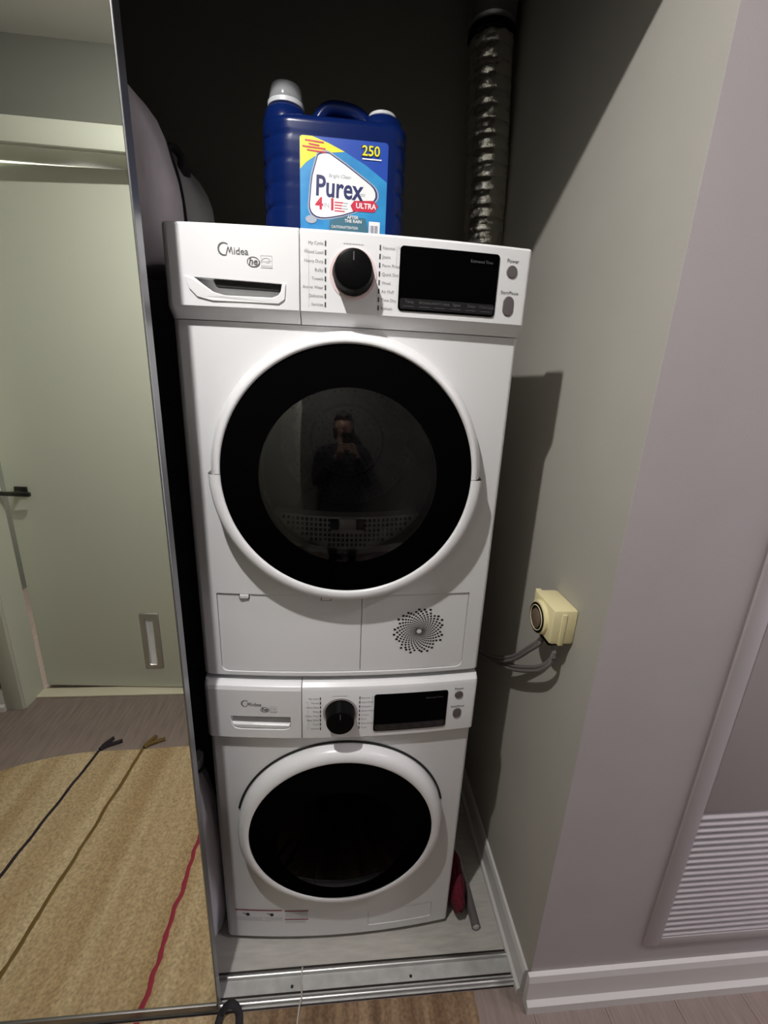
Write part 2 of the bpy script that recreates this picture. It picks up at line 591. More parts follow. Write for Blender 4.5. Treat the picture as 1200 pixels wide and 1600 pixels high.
add_box(bm, VX1 - 0.02, HX1, FY, FY + 0.002, -0.02, CEIL)
add_box(bm, VX0 + 0.02, VX1 - 0.02, FY, FY + 0.002, -0.02, VZ0 + 0.014)
add_box(bm, VX0 + 0.02, VX1 - 0.02, FY, FY + 0.002, VZ1 - 0.02, CEIL)
bmesh.ops.remove_doubles(bm, verts=bm.verts, dist=1e-5)
tag(from_bm('wall_front', bm, M['hall_tint_paint'], smooth=False), 'grey wall right of the closet opening, mauve light put in its colour', 'wall', kind=S)
tag(box('wall_front', HX0, -1.42, FY, FY + 0.05, -0.02, CEIL, M['hall_tint_paint']), 'wall left of the closet opening', 'wall', kind=S)
tag(box('wall_above', -1.42, WX, FY, -0.055, 2.15, CEIL2 - 0.001, M['closet_paint']), 'header wall above the closet opening', 'wall', kind=S)
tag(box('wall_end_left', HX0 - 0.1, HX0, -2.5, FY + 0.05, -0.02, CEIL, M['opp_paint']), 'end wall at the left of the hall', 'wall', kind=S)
bm = bmesh.new()
wy0, wy1, wz0, wz1 = -1.08, -0.26, 0.45, 2.05
add_box(bm, HX1, HX1 + 0.1, -2.5, wy0, -0.02, CEIL)
add_box(bm, HX1, HX1 + 0.1, wy1, FY + 0.05, -0.02, CEIL)
add_box(bm, HX1, HX1 + 0.1, wy0, wy1, -0.02, wz0)
add_box(bm, HX1, HX1 + 0.1, wy0, wy1, wz1, CEIL)
tag(from_bm('wall_end_right', bm, M['hall_tint_paint'], smooth=False), 'end wall with the added window at the right of the hall', 'wall', kind=S)
wn = thing('fill_window', 'added unseen window, fill light from its glowing blind at the end of the hall', 'window', (HX1, -0.67, wz0), kind=S)  # window added out of view as a low fill light
box('fill_window_frame', HX1 + 0.03, HX1 + 0.08, wy0, wy0 + 0.05, wz0, wz1, M['trim_paint'], wn, 0.003)
box('fill_window_frame', HX1 + 0.03, HX1 + 0.08, wy1 - 0.05, wy1, wz0, wz1, M['trim_paint'], wn, 0.003)
box('fill_window_frame', HX1 + 0.03, HX1 + 0.08, wy0 + 0.05, wy1 - 0.05, wz0, wz0 + 0.05, M['trim_paint'], wn, 0.003)
box('fill_window_frame', HX1 + 0.03, HX1 + 0.08, wy0 + 0.05, wy1 - 0.05, wz1 - 0.05, wz1, M['trim_paint'], wn, 0.003)
box('blind', HX1 + 0.05, HX1 + 0.055, wy0 + 0.05, wy1 - 0.05, wz0 + 0.05, wz1 - 0.05, M['fill_glow'], wn)
# wall across the hall with a door opening (seen in the mirror)
DX0, DX1, DZ = -1.410, -0.565, 2.135
bm = bmesh.new()
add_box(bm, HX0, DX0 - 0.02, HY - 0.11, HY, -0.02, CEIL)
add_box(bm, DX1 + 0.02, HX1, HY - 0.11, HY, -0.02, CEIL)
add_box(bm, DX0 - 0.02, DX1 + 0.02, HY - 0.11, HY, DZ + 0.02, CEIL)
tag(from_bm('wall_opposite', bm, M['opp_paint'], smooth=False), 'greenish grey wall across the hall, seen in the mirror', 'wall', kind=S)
# jamb and casing around that opening
bm = bmesh.new()
add_box(bm, DX0 - 0.02, DX0, HY - 0.115, HY + 0.004, 0, DZ + 0.02)
add_box(bm, DX1, DX1 + 0.02, HY - 0.115, HY + 0.004, 0, DZ + 0.02)
add_box(bm, DX0, DX1, HY - 0.115, HY + 0.004, DZ, DZ + 0.02)
tag(from_bm('trim_1', bm, M['door_paint'], smooth=False), 'pale jamb lining the door opening across the hall', 'door frame', kind=S)
tag(box('trim_3', DX0, DX1, HY - 0.118, HY - 0.058, 0.0, 0.008, M['threshold'], None, 0.002), 'pale cream threshold strip under the door across the hall', 'threshold', kind=S)
tr = thing('trim_2', 'pale flat casing around the door across the hall', 'door frame', (DX0, HY, 0), kind=S)
box('side_casing', DX0 - 0.075, DX0 - 0.004, HY, HY + 0.016, 0, DZ + 0.075, M['door_paint'], tr, 0.004)
box('side_casing', DX1 + 0.004, DX1 + 0.075, HY, HY + 0.016, 0, DZ + 0.075, M['door_paint'], tr, 0.004)
box('head_casing', DX0 - 0.004, DX1 + 0.004, HY, HY + 0.018, DZ + 0.004, DZ + 0.075, M['door_paint'], tr, 0.004)
# baseboards
def baseboard(name, label, x0, x1, y0, y1, face):
    """two-step board along x (face 'y-','y+') or y (face 'x-')"""
    bm = bmesh.new()
    if face == 'y-':
        pr = [(y1, 0.0), (y1, 0.105), (y0 + 0.004, 0.105), (y0, 0.088), (y0 - 0.002, 0.030), (y0 - 0.012, 0.022), (y0 - 0.014, 0.0)]
        L = [[(x, a, b) for a, b in pr] for x in (x0, x1)]
    elif face == 'y+':
        pr = [(y0, 0.0), (y0, 0.105), (y1 - 0.004, 0.105), (y1, 0.088), (y1 + 0.002, 0.030), (y1 + 0.012, 0.022), (y1 + 0.014, 0.0)]
        L = [[(x, a, b) for a, b in pr] for x in (x0, x1)]
    else:
        pr = [(x1, 0.0), (x1, 0.088), (x0 + 0.004, 0.088), (x0, 0.074), (x0 - 0.001, 0.020), (x0 - 0.008, 0.014), (x0 - 0.009, 0.0)]
        L = [[(a, y, b) for a, b in pr] for y in (y0, y1)]
    add_loft(bm, L)
    return tag(from_bm(name, bm, M['trim_paint'], smooth=False), label, 'baseboard', kind=S)
baseboard('baseboard_front', 'white stepped baseboard below the louvred panel', WX - 0.008, HX1, FY - 0.014, FY, 'y-')
baseboard('baseboard_right', 'white baseboard along the closet side wall', WX - 0.011, WX, -0.158, 0.75, 'x-')
baseboard('baseboard_opposite', 'white baseboard left of the door across the hall', HX0, DX0 - 0.076, HY, HY + 0.013, 'y+')
baseboard('baseboard_opposite', 'white baseboard right of the door across the hall', DX1 + 0.076, HX1, HY, HY + 0.013, 'y+')
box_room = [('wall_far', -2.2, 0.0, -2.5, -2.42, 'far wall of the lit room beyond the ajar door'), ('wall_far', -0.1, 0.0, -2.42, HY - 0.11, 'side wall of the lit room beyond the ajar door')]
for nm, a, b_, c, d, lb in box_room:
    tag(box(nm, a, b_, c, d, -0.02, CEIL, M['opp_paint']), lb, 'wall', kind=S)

# door across the hall: hung on the right, ajar by four degrees into the far room
d1 = thing('door_1', 'pale flush door across the hall, slightly ajar, seen in the mirror', 'door', (DX1 - 0.003, HY - 0.085, 0), kind=S)
d1['_local'] = 1
LW = DX1 - DX0 - 0.006
leaf = box('leaf', -LW, 0, -0.036, 0, 0.012, DZ - 0.0025, M['door_paint'], d1, 0.002, 1)
lv = box('rose', -LW + 0.040, -LW + 0.090, 0, 0.009, 0.955, 0.992, M['dark_bronze'], leaf, 0.002)
bm = bmesh.new()
add_tube(bm, [Vector((-LW + 0.065, 0.005, 0.972)), Vector((-LW + 0.065, 0.05, 0.972))], 0.009)
add_box(bm, -LW - 0.005, -LW + 0.130, 0.038, 0.052, 0.962, 0.980, 0.003)
from_bm('lever', bm, M['dark_bronze'], leaf)
box('latch_plate', -LW - 0.001, -LW + 0.002, -0.030, -0.006, 0.90, 1.06, M['nickel'], leaf)
d1.rotation_euler.z = math.radians(3.4)

# ceiling lamp of the hall
lp = thing('ceiling_lamp', 'small round recessed ceiling lamp lighting the hall', 'ceiling lamp', (LAMP[0], LAMP[1], CEIL))
lathe('trim_ring', [(0.060, 0.0), (0.060, -0.006), (0.055, -0.012), (0.024, -0.012), (0.019, 0.0)], (LAMP[0], LAMP[1], CEIL), M['trim_paint'], lp, 'Z', 40)
lathe('lens', [(0.0185, -0.011), (0.0175, -0.0140), (0.0140, -0.0160), (0.0085, -0.0172), (0.0003, -0.0177)], (LAMP[0], LAMP[1], CEIL), M['lamp'], lp, 'Z', 24)
lp2 = thing('ceiling_lamp', 'hanging globe lamp in the lit room beyond the ajar door', 'ceiling lamp', (-1.2, -1.9, CEIL))
lathe('pendant_rod', [(0.05, 0.0), (0.05, -0.015), (0.006, -0.02), (0.006, -0.30)], (-1.2, -1.9, CEIL), M['nickel'], lp2, 'Z', 16)
lathe('globe', [(0.006, -0.295), (0.06, -0.31), (0.09, -0.36), (0.09, -0.40), (0.06, -0.45), (0.001, -0.465)], (-1.2, -1.9, CEIL), M['lamp2'], lp2, 'Z', 24)

lp3 = thing('ceiling_lamp', 'added unseen ceiling lamp for soft fill, further right along the hall', 'ceiling lamp', (1.55, -0.72, CEIL))  # lamp added out of view to soften shadows on the machine fronts
lathe('base_ring', [(0.095, 0.0), (0.095, -0.014), (0.082, -0.018), (0.080, -0.010)], (1.55, -0.72, CEIL), M['trim_paint'], lp3, 'Z', 40)
lathe('shade', [(0.080, -0.014), (0.074, -0.022), (0.054, -0.029), (0.026, -0.032), (0.0005, -0.033)], (1.55, -0.72, CEIL), M['fill_lamp'], lp3, 'Z', 32)

# ------------------------------------------------------------------ sliding mirror doors
def mirror_door(name, label, x0, x1, y0, y1, pull):
    t = thing(name, label, 'mirror door', ((x0 + x1) / 2, (y0 + y1) / 2, 0), kind=S)
    zb, zt = 0.016, 2.13
    box('mirror_pane', x0 + 0.003, x1 - 0.0035, y0 + 0.0015, y0 + 0.006, zb + 0.018, zt - 0.018, M['mirror'], t)
    box('backing', x0 + 0.004, x1 - 0.004, y0 + 0.0065, y1 - 0.003, zb + 0.018, zt - 0.018, M['charcoal'], t)
    box('stile', x1 - 0.003, x1, y0, y1, zb, zt, M['stile_alu'], t, 0.0008, 1)
    box('stile', x0, x0 + 0.003, y0, y1, zb, zt, M['stile_alu'], t, 0.0008, 1)
    box('bottom_rail', x0 + 0.003, x1 - 0.003, y0 - 0.002, y1, zb, zb + 0.020, M['rail_alu'], t, 0.002)
    box('top_rail', x0 + 0.003, x1 - 0.003, y0 - 0.002, y1, zt - 0.020, zt, M['alu_dull'], t, 0.002)
    if pull:
        a0, a1, c0, c1 = x1 - 0.0615, x1 - 0.0315, 0.972, 1.080
        f = lambda X: y0 + 0.0015
        bm = bmesh.new()
        def rr(i, y): return [(X, y, Z) for X, Z in rrect(a0 + i, a1 - i, c0 + i, c1 - i, 0.0015, 2)]
        add_loft(bm, [rr(0, y0 + 0.0014), rr(0.0006, y0 - 0.0012), rr(0.0085, y0 - 0.0012), rr(0.0095, y0 + 0.0012)], False, False)
        pl = from_bm('finger_pull', bm, M['nickel'], t)
        bm = bmesh.new()
        add_loft(bm, [rr(0.0095, y0 + 0.001), rr(0.0105, y0 + 0.0008), rr(0.0115, y0 + 0.0012)], False, True)
        from_bm('pull_cup', bm, M['alu_dull'], pl)
    return t
mirror_door('door_2', 'sliding mirror door with finger pull, left of the machines', -1.22, -0.286, -0.145, -0.124, True)
mirror_door('door_3', 'rear sliding mirror door parked behind the front one', -1.40, -0.46, -0.096, -0.066, False)

# floor track of the doors
tk = thing('door_track', 'aluminium two-rail sliding door track across the closet sill', 'track', (0, -0.11, 0))
box('track_base', -1.40, WX - 0.011, -0.143, -0.072, 0.0, 0.003, M['alu_dull'], tk)
for yy in (-0.1345, -0.0835):
    loft('rail', [[(x, yy - 0.0055, 0.002), (x, yy - 0.0045, 0.010), (x, yy - 0.002, 0.012), (x, yy + 0.002, 0.012), (x, yy + 0.0045, 0.010), (x, yy + 0.0055, 0.002)] for x in (-1.40, WX - 0.013)], M['alu'], tk)
box('edge_strip', -1.40, WX - 0.011, -0.0755, -0.072, 0.003, 0.0055, M['dark_bronze'], tk)
box('edge_strip', -1.40, WX - 0.011, -0.1235, -0.1195, 0.003, 0.0045, M['dark_bronze'], tk)
for xx in (-0.118, 0.184):
    lathe('screw', [(0.0001, 0.0012), (0.003, 0.0012), (0.0038, 0.0)], (xx, -0.109, 0.003), M['dark_bronze'], tk, 'Z', 12)

# ------------------------------------------------------------------ louvred access panel in the front wall
vp = thing('louvred_panel', 'painted wall access panel with a louvred air grille at its foot', 'wall panel', (1.1, FY, 0.17))
PF = FY - 0.0055
box('frame_stile', VX0, VX0 + 0.040, PF, FY + 0.010, VZ0, VZ1, M['vent_paint'], vp, 0.002)
box('frame_stile', VX1 - 0.040, VX1, PF, FY + 0.010, VZ0, VZ1, M['vent_paint'], vp, 0.002)
box('frame_rail', VX0 + 0.040, VX1 - 0.040, PF, FY + 0.010, VZ0, VZ0 + 0.028, M['vent_paint'], vp, 0.002)
box('frame_rail', VX0 + 0.040, VX1 - 0.040, PF, FY + 0.010, VZ1 - 0.040, VZ1, M['vent_paint'], vp, 0.002)
box('flat_panel', VX0 + 0.038, VX1 - 0.038, PF + 0.0025, FY + 0.006, 0.600, VZ1 - 0.038, M['vent_paint'], vp, 0.001)
box('grille_back', VX0 + 0.025, VX1 - 0.025, FY + 0.016, FY + 0.020, VZ0 + 0.018, 0.610, M['dark'], vp)
n_s = 21
pitch = (0.598 - (VZ0 + 0.030)) / n_s
bm = bmesh.new()
z_ = VZ0 + 0.030
add_loft(bm, [[(x, FY + 0.0115, z_ + 0.013), (x, PF + 0.0020, z_ + 0.0005), (x, PF + 0.0008, z_ + 0.0025), (x, PF + 0.0016, z_ + 0.0045), (x, FY + 0.0115, z_ + 0.0165)] for x in (VX0 + 0.039, VX1 - 0.039)])
s0 = from_bm('slat', bm, M['vent_paint'], vp, smooth=False)
for i in range(1, n_s):
    s = s0.copy(); COL.objects.link(s); s.location.z += i * pitch

# ================================================================== THE MACHINES
W = 0.604
BOW = 0.018


def yb(x):
    return -BOW * (1 - (2 * x / W) ** 2)


def outline(x0, x1, off, z, inset=0.0, rl=0.014, rr_=0.010, yback=0.60, nf=44, side=0.0):
    """plan outline at height z, front follows the bow"""
    a0, a1 = x0 + inset - side, x1 - inset + side
    f = lambda x: yb(max(-W / 2, min(W / 2, x))) - off
    pts = []
    na = 6
    # right corner from side to front, then along the front to the left
    for k in range(na + 1):
        t = (PI / 2) * k / na
        x = a1 - rr_ + rr_ * math.cos(t)
        pts.append((x, f(a1 - rr_) + rr_ - rr_ * math.sin(t), z))
    for k in range(1, nf):
        x = (a1 - rr_) + ((a0 + rl) - (a1 - rr_)) * k / nf
        pts.append((x, f(x), z))
    for k in range(na + 1):
        t = (PI / 2) * k / na
        x = a0 + rl - rl * math.sin(t)
        pts.append((x, f(a0 + rl) + rl - rl * math.cos(t), z))
    pts.append((a0, yback, z))
    pts.append((a1, yback, z))
    return pts


def machine(kind, z0, ztop, zpanel):
    dry = kind == 'dryer'
    lab = ('white front-loading clothes dryer stacked on top of the washer' if dry
           else 'white front-loading clothes washer standing on the closet floor')
    t = thing('clothes_dryer' if dry else 'clothes_washer', lab, kind, (0, 0.3, z0))
    DR = 1.0
    zc = 1.299 if dry else 0.424          # door centre height
    foot = 0.0 if dry else 0.014
    # ---- cabinet
    lo = [outline(-W / 2, W / 2, -0.006, z0 + foot, 0.006), outline(-W / 2, W / 2, 0, z0 + foot + 0.006), outline(-W / 2, W / 2, 0, zpanel)]
    body = loft('cabinet', lo, M['white'], t)
    cut = []
    c = lathe('cutter', [(0.205, -0.10), (0.205, 0.47)], (0, 0, zc), M['dark'], None, 'Y', 72, cap0=True, cap1=True); cut.append(c)
    if dry:
        kx0, kx1, kz0, kz1 = -0.263, 0.263, 0.861, 1.046
        c = plate('cutter', rrect(kx0, kx1, kz0, kz1, 0.012, 5, (0.014, 0.003, 0.003, 0.014)), lambda x: yb(x), 0.05, 0.0075, M['dark'])
    else:
        kx0, kx1, kz0, kz1 = 0.076, 0.252, 0.045, 0.102
        c = plate('cutter', rrect(kx0, kx1, kz0, kz1, 0.004, 4), lambda x: yb(x), 0.05, 0.004, M['dark'])
    cut.append(c)
    boolean_cut(body, cut)
    box('upper_cabinet', -W / 2, W / 2, 0.055, 0.60, zpanel + 0.0005, ztop - 0.020, M['white'], t)
    lid = loft('lid', [outline(-W / 2, W / 2, -0.045, ztop - 0.0195, 0.001, 0.004, 0.004, nf=10),
                       outline(-W / 2, W / 2, -0.045, ztop - 0.006, 0.0, 0.004, 0.004, nf=10),
                       outline(-W / 2, W / 2, -0.048, ztop - 0.002, 0.004, 0.004, 0.004, yback=0.596, nf=10)], M['white_plastic'], t)
    if not dry:
        for sx in (-1, 1):
            for yy in (0.06, 0.54):
                lathe('foot', [(0.018, 0.0), (0.020, 0.004), (0.014, 0.008), (0.010, 0.0145)], (sx * 0.25, yy, 0.0), M['black_plastic'], t, 'Z', 16, cap0=True, cap1=True)
    # ---- control panel: drawer or tank front on the left, fascia on the right
    XS = -0.0855 if dry else -0.0925
    PO = 0.020 if dry else 0.014
    ch = 0.019 if dry else 0.012
    yp = lambda x: yb(x) - PO
    cr = 0.008
    def front_piece(name, x0, x1, rl, rr_):
        L = [outline(x0, x1, 0.001, zpanel + 0.0012, 0.0, rl, rr_, 0.053),
             outline(x0, x1, PO - 0.002, zpanel + ch - 0.002, 0.0, rl, rr_, 0.053),
             outline(x0, x1, PO, zpanel + ch + 0.001, 0.0, rl, rr_, 0.053)]
        if dry:
            L += [outline(x0, x1, PO, ztop - 0.004, 0.0, rl, rr_, 0.053), outline(x0, x1, PO - 0.004, ztop, 0.0, rl, rr_, 0.053)]
        else:
            L += [outline(x0, x1, PO, ztop - 0.014, 0.0, rl, rr_, 0.053), outline(x0, x1, PO - 0.003, ztop - 0.006, 0.0, rl, rr_, 0.053),
                  outline(x0, x1, PO - 0.012, ztop, 0.0, rl, rr_, 0.053)]
        return loft(name, L, M['white_plastic'], t, angle=25)
    dname = 'water_tank_drawer' if dry else 'detergent_drawer'
    dr = front_piece(dname, -W / 2, XS - 0.0007, 0.014, 0.0015)
    # hand recess of the drawer
    if dry:
        hp = [(-0.120, 0.596 + 1.0), (-0.116, 1.602), (-0.114, 1.6125), (-0.254, 1.6165), (-0.238, 1.605), (-0.224, 1.596), (-0.206, 1.5915), (-0.130, 1.5915)]
    else:
        hp = [(-0.130, 0.722), (-0.120, 0.725), (-0.117, 0.733), (-0.117, 0.757), (-0.248, 0.757), (-0.246, 0.735), (-0.240, 0.725), (-0.228, 0.722)]
    hc = plate('cutter', hp, yp, 0.03, 0.022, M['dark'], None, step=0.02)
    boolean_cut(dr, [hc])
    if dry:
        # raised lip below and the dark slot behind the upper edge
        hb = [(-0.258, 1.6135), (-0.268, 1.617), (-0.262, 1.600), (-0.250, 1.588), (-0.226, 1.583), (-0.120, 1.583), (-0.110, 1.590), (-0.108, 1.612),
              (-0.1125, 1.612), (-0.1145, 1.601), (-0.119, 1.594), (-0.130, 1.590), (-0.206, 1.590), (-0.225, 1.5945), (-0.240, 1.604)]
        bm = bmesh.new()
        V1 = [bm.verts.new((x, yp(x) + 0.004, z)) for x, z in hb]
        V2 = [bm.verts.new((x, yp(x) - 0.0022, z)) for x, z in hb]
        n = len(hb)
        for i in range(n):
            bm.faces.new((V1[i], V1[(i + 1) % n], V2[(i + 1) % n], V2[i]))
        bm.faces.new(V2); bm.faces.new(V1[::-1])
        from_bm('pull_lip', bm, M['white_plastic'], dr, smooth=False)
        plate('pull_slot', [(-0.119, 1.6035), (-0.1145, 1.6115), (-0.225, 1.6145), (-0.221, 1.6055)], yp, -0.006, 0.021, M['dark'], dr, step=0.02)
    else:
        bm = bmesh.new()
        add_plate(bm, [(-0.128, 0.7225), (-0.1195, 0.7255), (-0.1185, 0.7345), (-0.2455, 0.7365), (-0.239, 0.7255), (-0.228, 0.7225)], yp, -0.0015, 0.0215, 0.003, 0.02)
        from_bm('pull_lip', bm, M['white_plastic'], dr)
    fa = front_piece('control_fascia', XS + 0.0007, W / 2, 0.0015, 0.008)
    # ---- display
    if dry: dx0, dx1, dz0, dz1 = 0.0750, 0.2440, 1.5835, 1.6795
    else: dx0, dx1, dz0, dz1 = 0.0655, 0.233, 0.7135, 0.8120
    dsp = plate('display', rrect(dx0, dx1, dz0, dz1, 0.006, 5), yp, 0.0025, 0.002, M['screen'], t, 0.0012)
    hh = (dz1 - dz0)
    plate('touch_strip', rrect(dx0 + 0.003, dx1 - 0.003, dz0 + 0.003, dz0 + hh * 0.20, 0.003, 3), lambda x: yp(x) - 0.0025, 0.0004, 0.0002, M['screen_strip'], dsp)
    names = ['Temp', 'Dryness', 'Anti-Crease', 'Signal', 'Delay', 'Child Lock'] if dry else ['Temp', 'Spin', 'Soil', 'Signal', 'Delay', 'Extra']
    its = [('t', s, dx0 + 0.019 + i * 0.0268, dz0 + hh * 0.125, 0.0062, 'CENTER', 0.0, 0) for i, s in enumerate(names)]
    its += [('p', [(dx0 + 0.009 + i * 0.0268, dz0 + hh * 0.07), (dx0 + 0.027 + i * 0.0268, dz0 + hh * 0.07), (dx0 + 0.027 + i * 0.0268, dz0 + hh * 0.078), (dx0 + 0.009 + i * 0.0268, dz0 + hh * 0.078)]) for i in range(6)]
    its.append(('t', 'Estimated Time', dx1 - 0.012, dz1 - 0.016, 0.0062, 'RIGHT', 0.0, 0))
    print_on('display_lettering', its, lambda x: yp(x) - 0.0030, M['screen_print'], dsp)
    # ---- knob
    kx, kz = (0.0, 1.6330) if dry else (-0.0085, 0.768)
    ky = yp(kx)
    kn = lathe('program_knob', [(0.0325, 0.001), (0.0325, -0.006), (0.0310, -0.010), (0.0300, -0.030), (0.0285, -0.033), (0.025, -0.0345), (0.0001, -0.0350)], (kx, ky, kz), M['black_plastic'], t, 'Y', 56)
    lathe('knob_ring', [(0.0385, 0.001), (0.0380, -0.0012), (0.0335, -0.0014), (0.0330, 0.001)], (kx, ky, kz), M['knob_ring'] if not dry else M['pink_print'], t, 'Y', 56)
    box('pointer', kx - 0.0008, kx + 0.0008, ky - 0.0354, ky - 0.0345, kz + 0.012, kz + 0.024, M['button'], kn)
    # ---- program names and tick marks
    if dry:
        left = ['My Cycle', 'Mixed Load', 'Heavy Duty', 'Bulky', 'Towels', 'Active Wear', 'Delicates', 'Sanitize']
        right = ['Normal', 'Jeans', 'Perm Press', 'Quick Dry', 'Wool', 'Air Fluff', 'Time Dry', 'Refresh']
        lx, rx, zt_, st, fs = -0.0445, 0.0425, 1.6740, 0.01265, 0.0064
    else:
        left = ['My Cycle', 'Towels', 'Heavy Duty', 'Bulky', 'Active Wear', 'Baby Wear', 'Wool', 'Sanitize']
        right = ['Normal', 'Perm Press', 'Delicates', 'Quick Wash', 'Cotton', 'Rinse', 'Rinse & Spin', 'Drain']
        lx, rx, zt_, st, fs = -0.0520, 0.0335, 0.8050, 0.01130, 0.0058
    its, tk_ = [], []
    for i in range(8):
        zz = zt_ - i * st
        its.append(('t', left[i], lx - 0.0032, zz - fs * 0.34, fs, 'RIGHT', 0.0, 0))
        its.append(('t', right[i], rx + 0.0040, zz - fs * 0.34, fs, 'LEFT', 0.0, 0))
        for xx in (lx, rx):
            tk_.append(('p', [(xx - 0.0011, zz - 0.0037), (xx + 0.0011, zz - 0.0037), (xx + 0.0011, zz + 0.0037), (xx - 0.0011, zz + 0.0037)]))
    print_on('program_names', its, yp, M['mid_print'], fa)
    print_on('program_ticks', tk_, yp, M['black_print'], fa)
    zb0 = zt_ - 7 * st - 0.004
    br = []
    for xx, zt2, zb2 in ((lx - 0.0265, zt_ - st + 0.004, zb0), (rx + 0.0270, zt_ + 0.004, zt_ - 2 * st)):
        br.append(('p', [(xx - 0.0003, zb2), (xx + 0.0003, zb2), (xx + 0.0003, zt2), (xx - 0.0003, zt2)]))
        xi = xx + (-0.0060 if xx < 0 else 0.0015)
        br.append(('r', xi + 0.0020, zt2 - 0.002, 0.0020, 0.0020, 0.0005, 0, 2 * PI))
    for q in range(7):
        xq = kx - 0.0165 + q * 0.0047
        br.append(('p', [(xq, kz + 0.0425), (xq + 0.0038, kz + 0.0425), (xq + 0.0038, kz + 0.0440), (xq, kz + 0.0440)]))
    print_on('program_brackets', br, yp, M['pale_print'], fa)
    # ---- buttons
    if dry: bx, b1, b2 = 0.2680, 1.6560, 1.6030
    else: bx, b1, b2 = 0.2590, 0.7965, 0.7465
    def button(name, x, z, hw, hz):
        return plate(name, rrect(x - hw, x + hw, z - hz, z + hz, min(hw, hz) * 0.999, 8), yp, 0.0022, 0.001, M['button'], t, 0.0012, 0.02)
    button('power_button', bx, b1, 0.0098, 0.0098)
    button('start_button', bx, b2, 0.0098, 0.0155 if dry else 0.0130)
    print_on('button_names', [('t', 'Power', bx, b1 + 0.0135, 0.0082, 'CENTER', 0.006, 0), ('t', 'Start/Pause', bx, b2 + (0.0185 if dry else 0.0160), 0.0072, 'CENTER', 0.006, 0)], yp, M['grey_print'], fa)
    # ---- logos on the drawer front
    if dry: ox, oz, k = -0.2030, 1.6580, 0.95
    else: ox, oz, k = -0.2130, 0.7905, 0.86
    its = [('r', ox, oz, 0.0098 * k, 0.0098 * k, 0.0016 * k, 0.85, 5.1), ('r', ox - 0.0004, oz, 0.0105 * k, 0.0100 * k, 0.0010 * k, 1.6, 4.7),
           ('t', 'idea', ox + 0.0152 * k, oz - 0.0072 * k, 0.0150 * k, 'LEFT', 0.006, 0.0)]
    mx, mz, mh_, mw = ox + 0.0030 * k, oz - 0.0072 * k, 0.0108 * k, 0.0015 * k
    for (xa, za, xb, zb_) in ((0.0, 0.0, 0.0036, 1.0), (0.0036, 1.0, 0.0056, 0.20), (0.0056, 0.20, 0.0086, 1.0), (0.0086, 1.0, 0.0106, 0.0)):
        its.append(('p', [(mx + xa * k - mw / 2, mz + za * mh_), (mx + xa * k + mw / 2, mz + za * mh_), (mx + xb * k + mw / 2, mz + zb_ * mh_), (mx + xb * k - mw / 2, mz + zb_ * mh_)]))
    print_on('maker_logo', its, yp, M['grey_print'], dr)
    hx, hz_ = (ox + 0.0470 * k, oz - 0.0170 * k)
    print_on('efficiency_logo', [('r', hx, hz_, 0.0105 * k, 0.0078 * k, 0.0012 * k, 0, 2 * PI), ('r', hx + 0.0006 * k, hz_ - 0.0004 * k, 0.0108 * k, 0.0078 * k, 0.0010 * k, 3.3, 6.6),
                                 ('t', 'he', hx - 0.0005 * k, hz_ - 0.0042 * k, 0.0150 * k, 'CENTER', 0.02, 0.2)], yp, M['grey_print'], dr)
    ex, ez, eh = hx + 0.0220 * k, hz_ + 0.0012 * k, 0.0095 * k
    wl = 0.0007 * k
    its = []
    for (a, b, c_, d_) in ((-eh, eh, eh - wl, eh), (-eh, eh, -eh, -eh + 0.0042 * k), (-eh, -eh + wl, -eh, eh), (eh - wl, eh, -eh, eh)):
        its.append(('p', [(ex + a, ez + c_), (ex + b, ez + c_), (ex + b, ez + d_), (ex + a, ez + d_)]))
    its.append(('r', ex - 0.0005, ez - 0.001 * k, eh * 0.88, eh * 0.75, wl * 1.2, 0.4, 2.9))
    star = [(ex + 0.0045 * k + (0.0034 if q % 2 == 0 else 0.0014) * k * math.cos(PI / 2 + q * PI / 5), ez + 0.0008 * k + (0.0034 if q % 2 == 0 else 0.0014) * k * math.sin(PI / 2 + q * PI / 5)) for q in range(10)]
    its.append(('p', star))
    its.append(('t', 'energy', ex - 0.0035 * k, ez - 0.0012 * k, 0.0052 * k, 'CENTER', 0, 0.3))
    print_on('energy_logo', its, yp, M['pale_print'], dr)

    # ---- door
    dyc = -0.0185
    if dry:
        rim = [(0.2545, -0.004), (0.2530, dyc - 0.012), (0.2495, dyc - 0.024), (0.2440, dyc - 0.029), (0.2320, dyc - 0.0300), (0.2285, dyc - 0.0275), (0.2280, dyc - 0.016)]
        rim_up = [(0.2505, -0.002), (0.2505, dyc - 0.0020), (0.2490, dyc - 0.0065), (0.2440, dyc - 0.0180), (0.2380, dyc - 0.0275), (0.2320, dyc - 0.0300), (0.2285, dyc - 0.0275), (0.2280, dyc - 0.016)]
        gr, gy, sag, gin = 0.2280, dyc - 0.0250, 0.040, 0.158
    else:
        rim = [(0.2480, -0.002), (0.2475, dyc - 0.010), (0.2440, dyc - 0.020), (0.2370, dyc - 0.027), (0.2230, dyc - 0.0310), (0.2185, dyc - 0.0290), (0.2180, dyc - 0.016)]
        rim_up = rim
        gr, gy, sag, gin = 0.2180, dyc - 0.0260, 0.036, 0.150
    g = 0.004
    for nm, pr, a0, a1 in (('door_rim_upper', rim_up, g, PI - g), ('door_rim_lower', rim, PI + g * 0, 2 * PI)) if dry else (('door_rim', rim, 0, 2 * PI),):
        lathe(nm, pr, (0, 0, zc), M['white_plastic'], t, 'Y', 110 if not dry else 64, a0, a1, angle=60)
    Rr = (gr * gr + sag * sag) / (2 * sag)
    def dome(r): return gy - (math.sqrt(Rr * Rr - r * r) - (Rr - sag))
    pr = [(0.0002 if k == 0 else gin * k / 14, dome(gin * k / 14)) for k in range(15)]
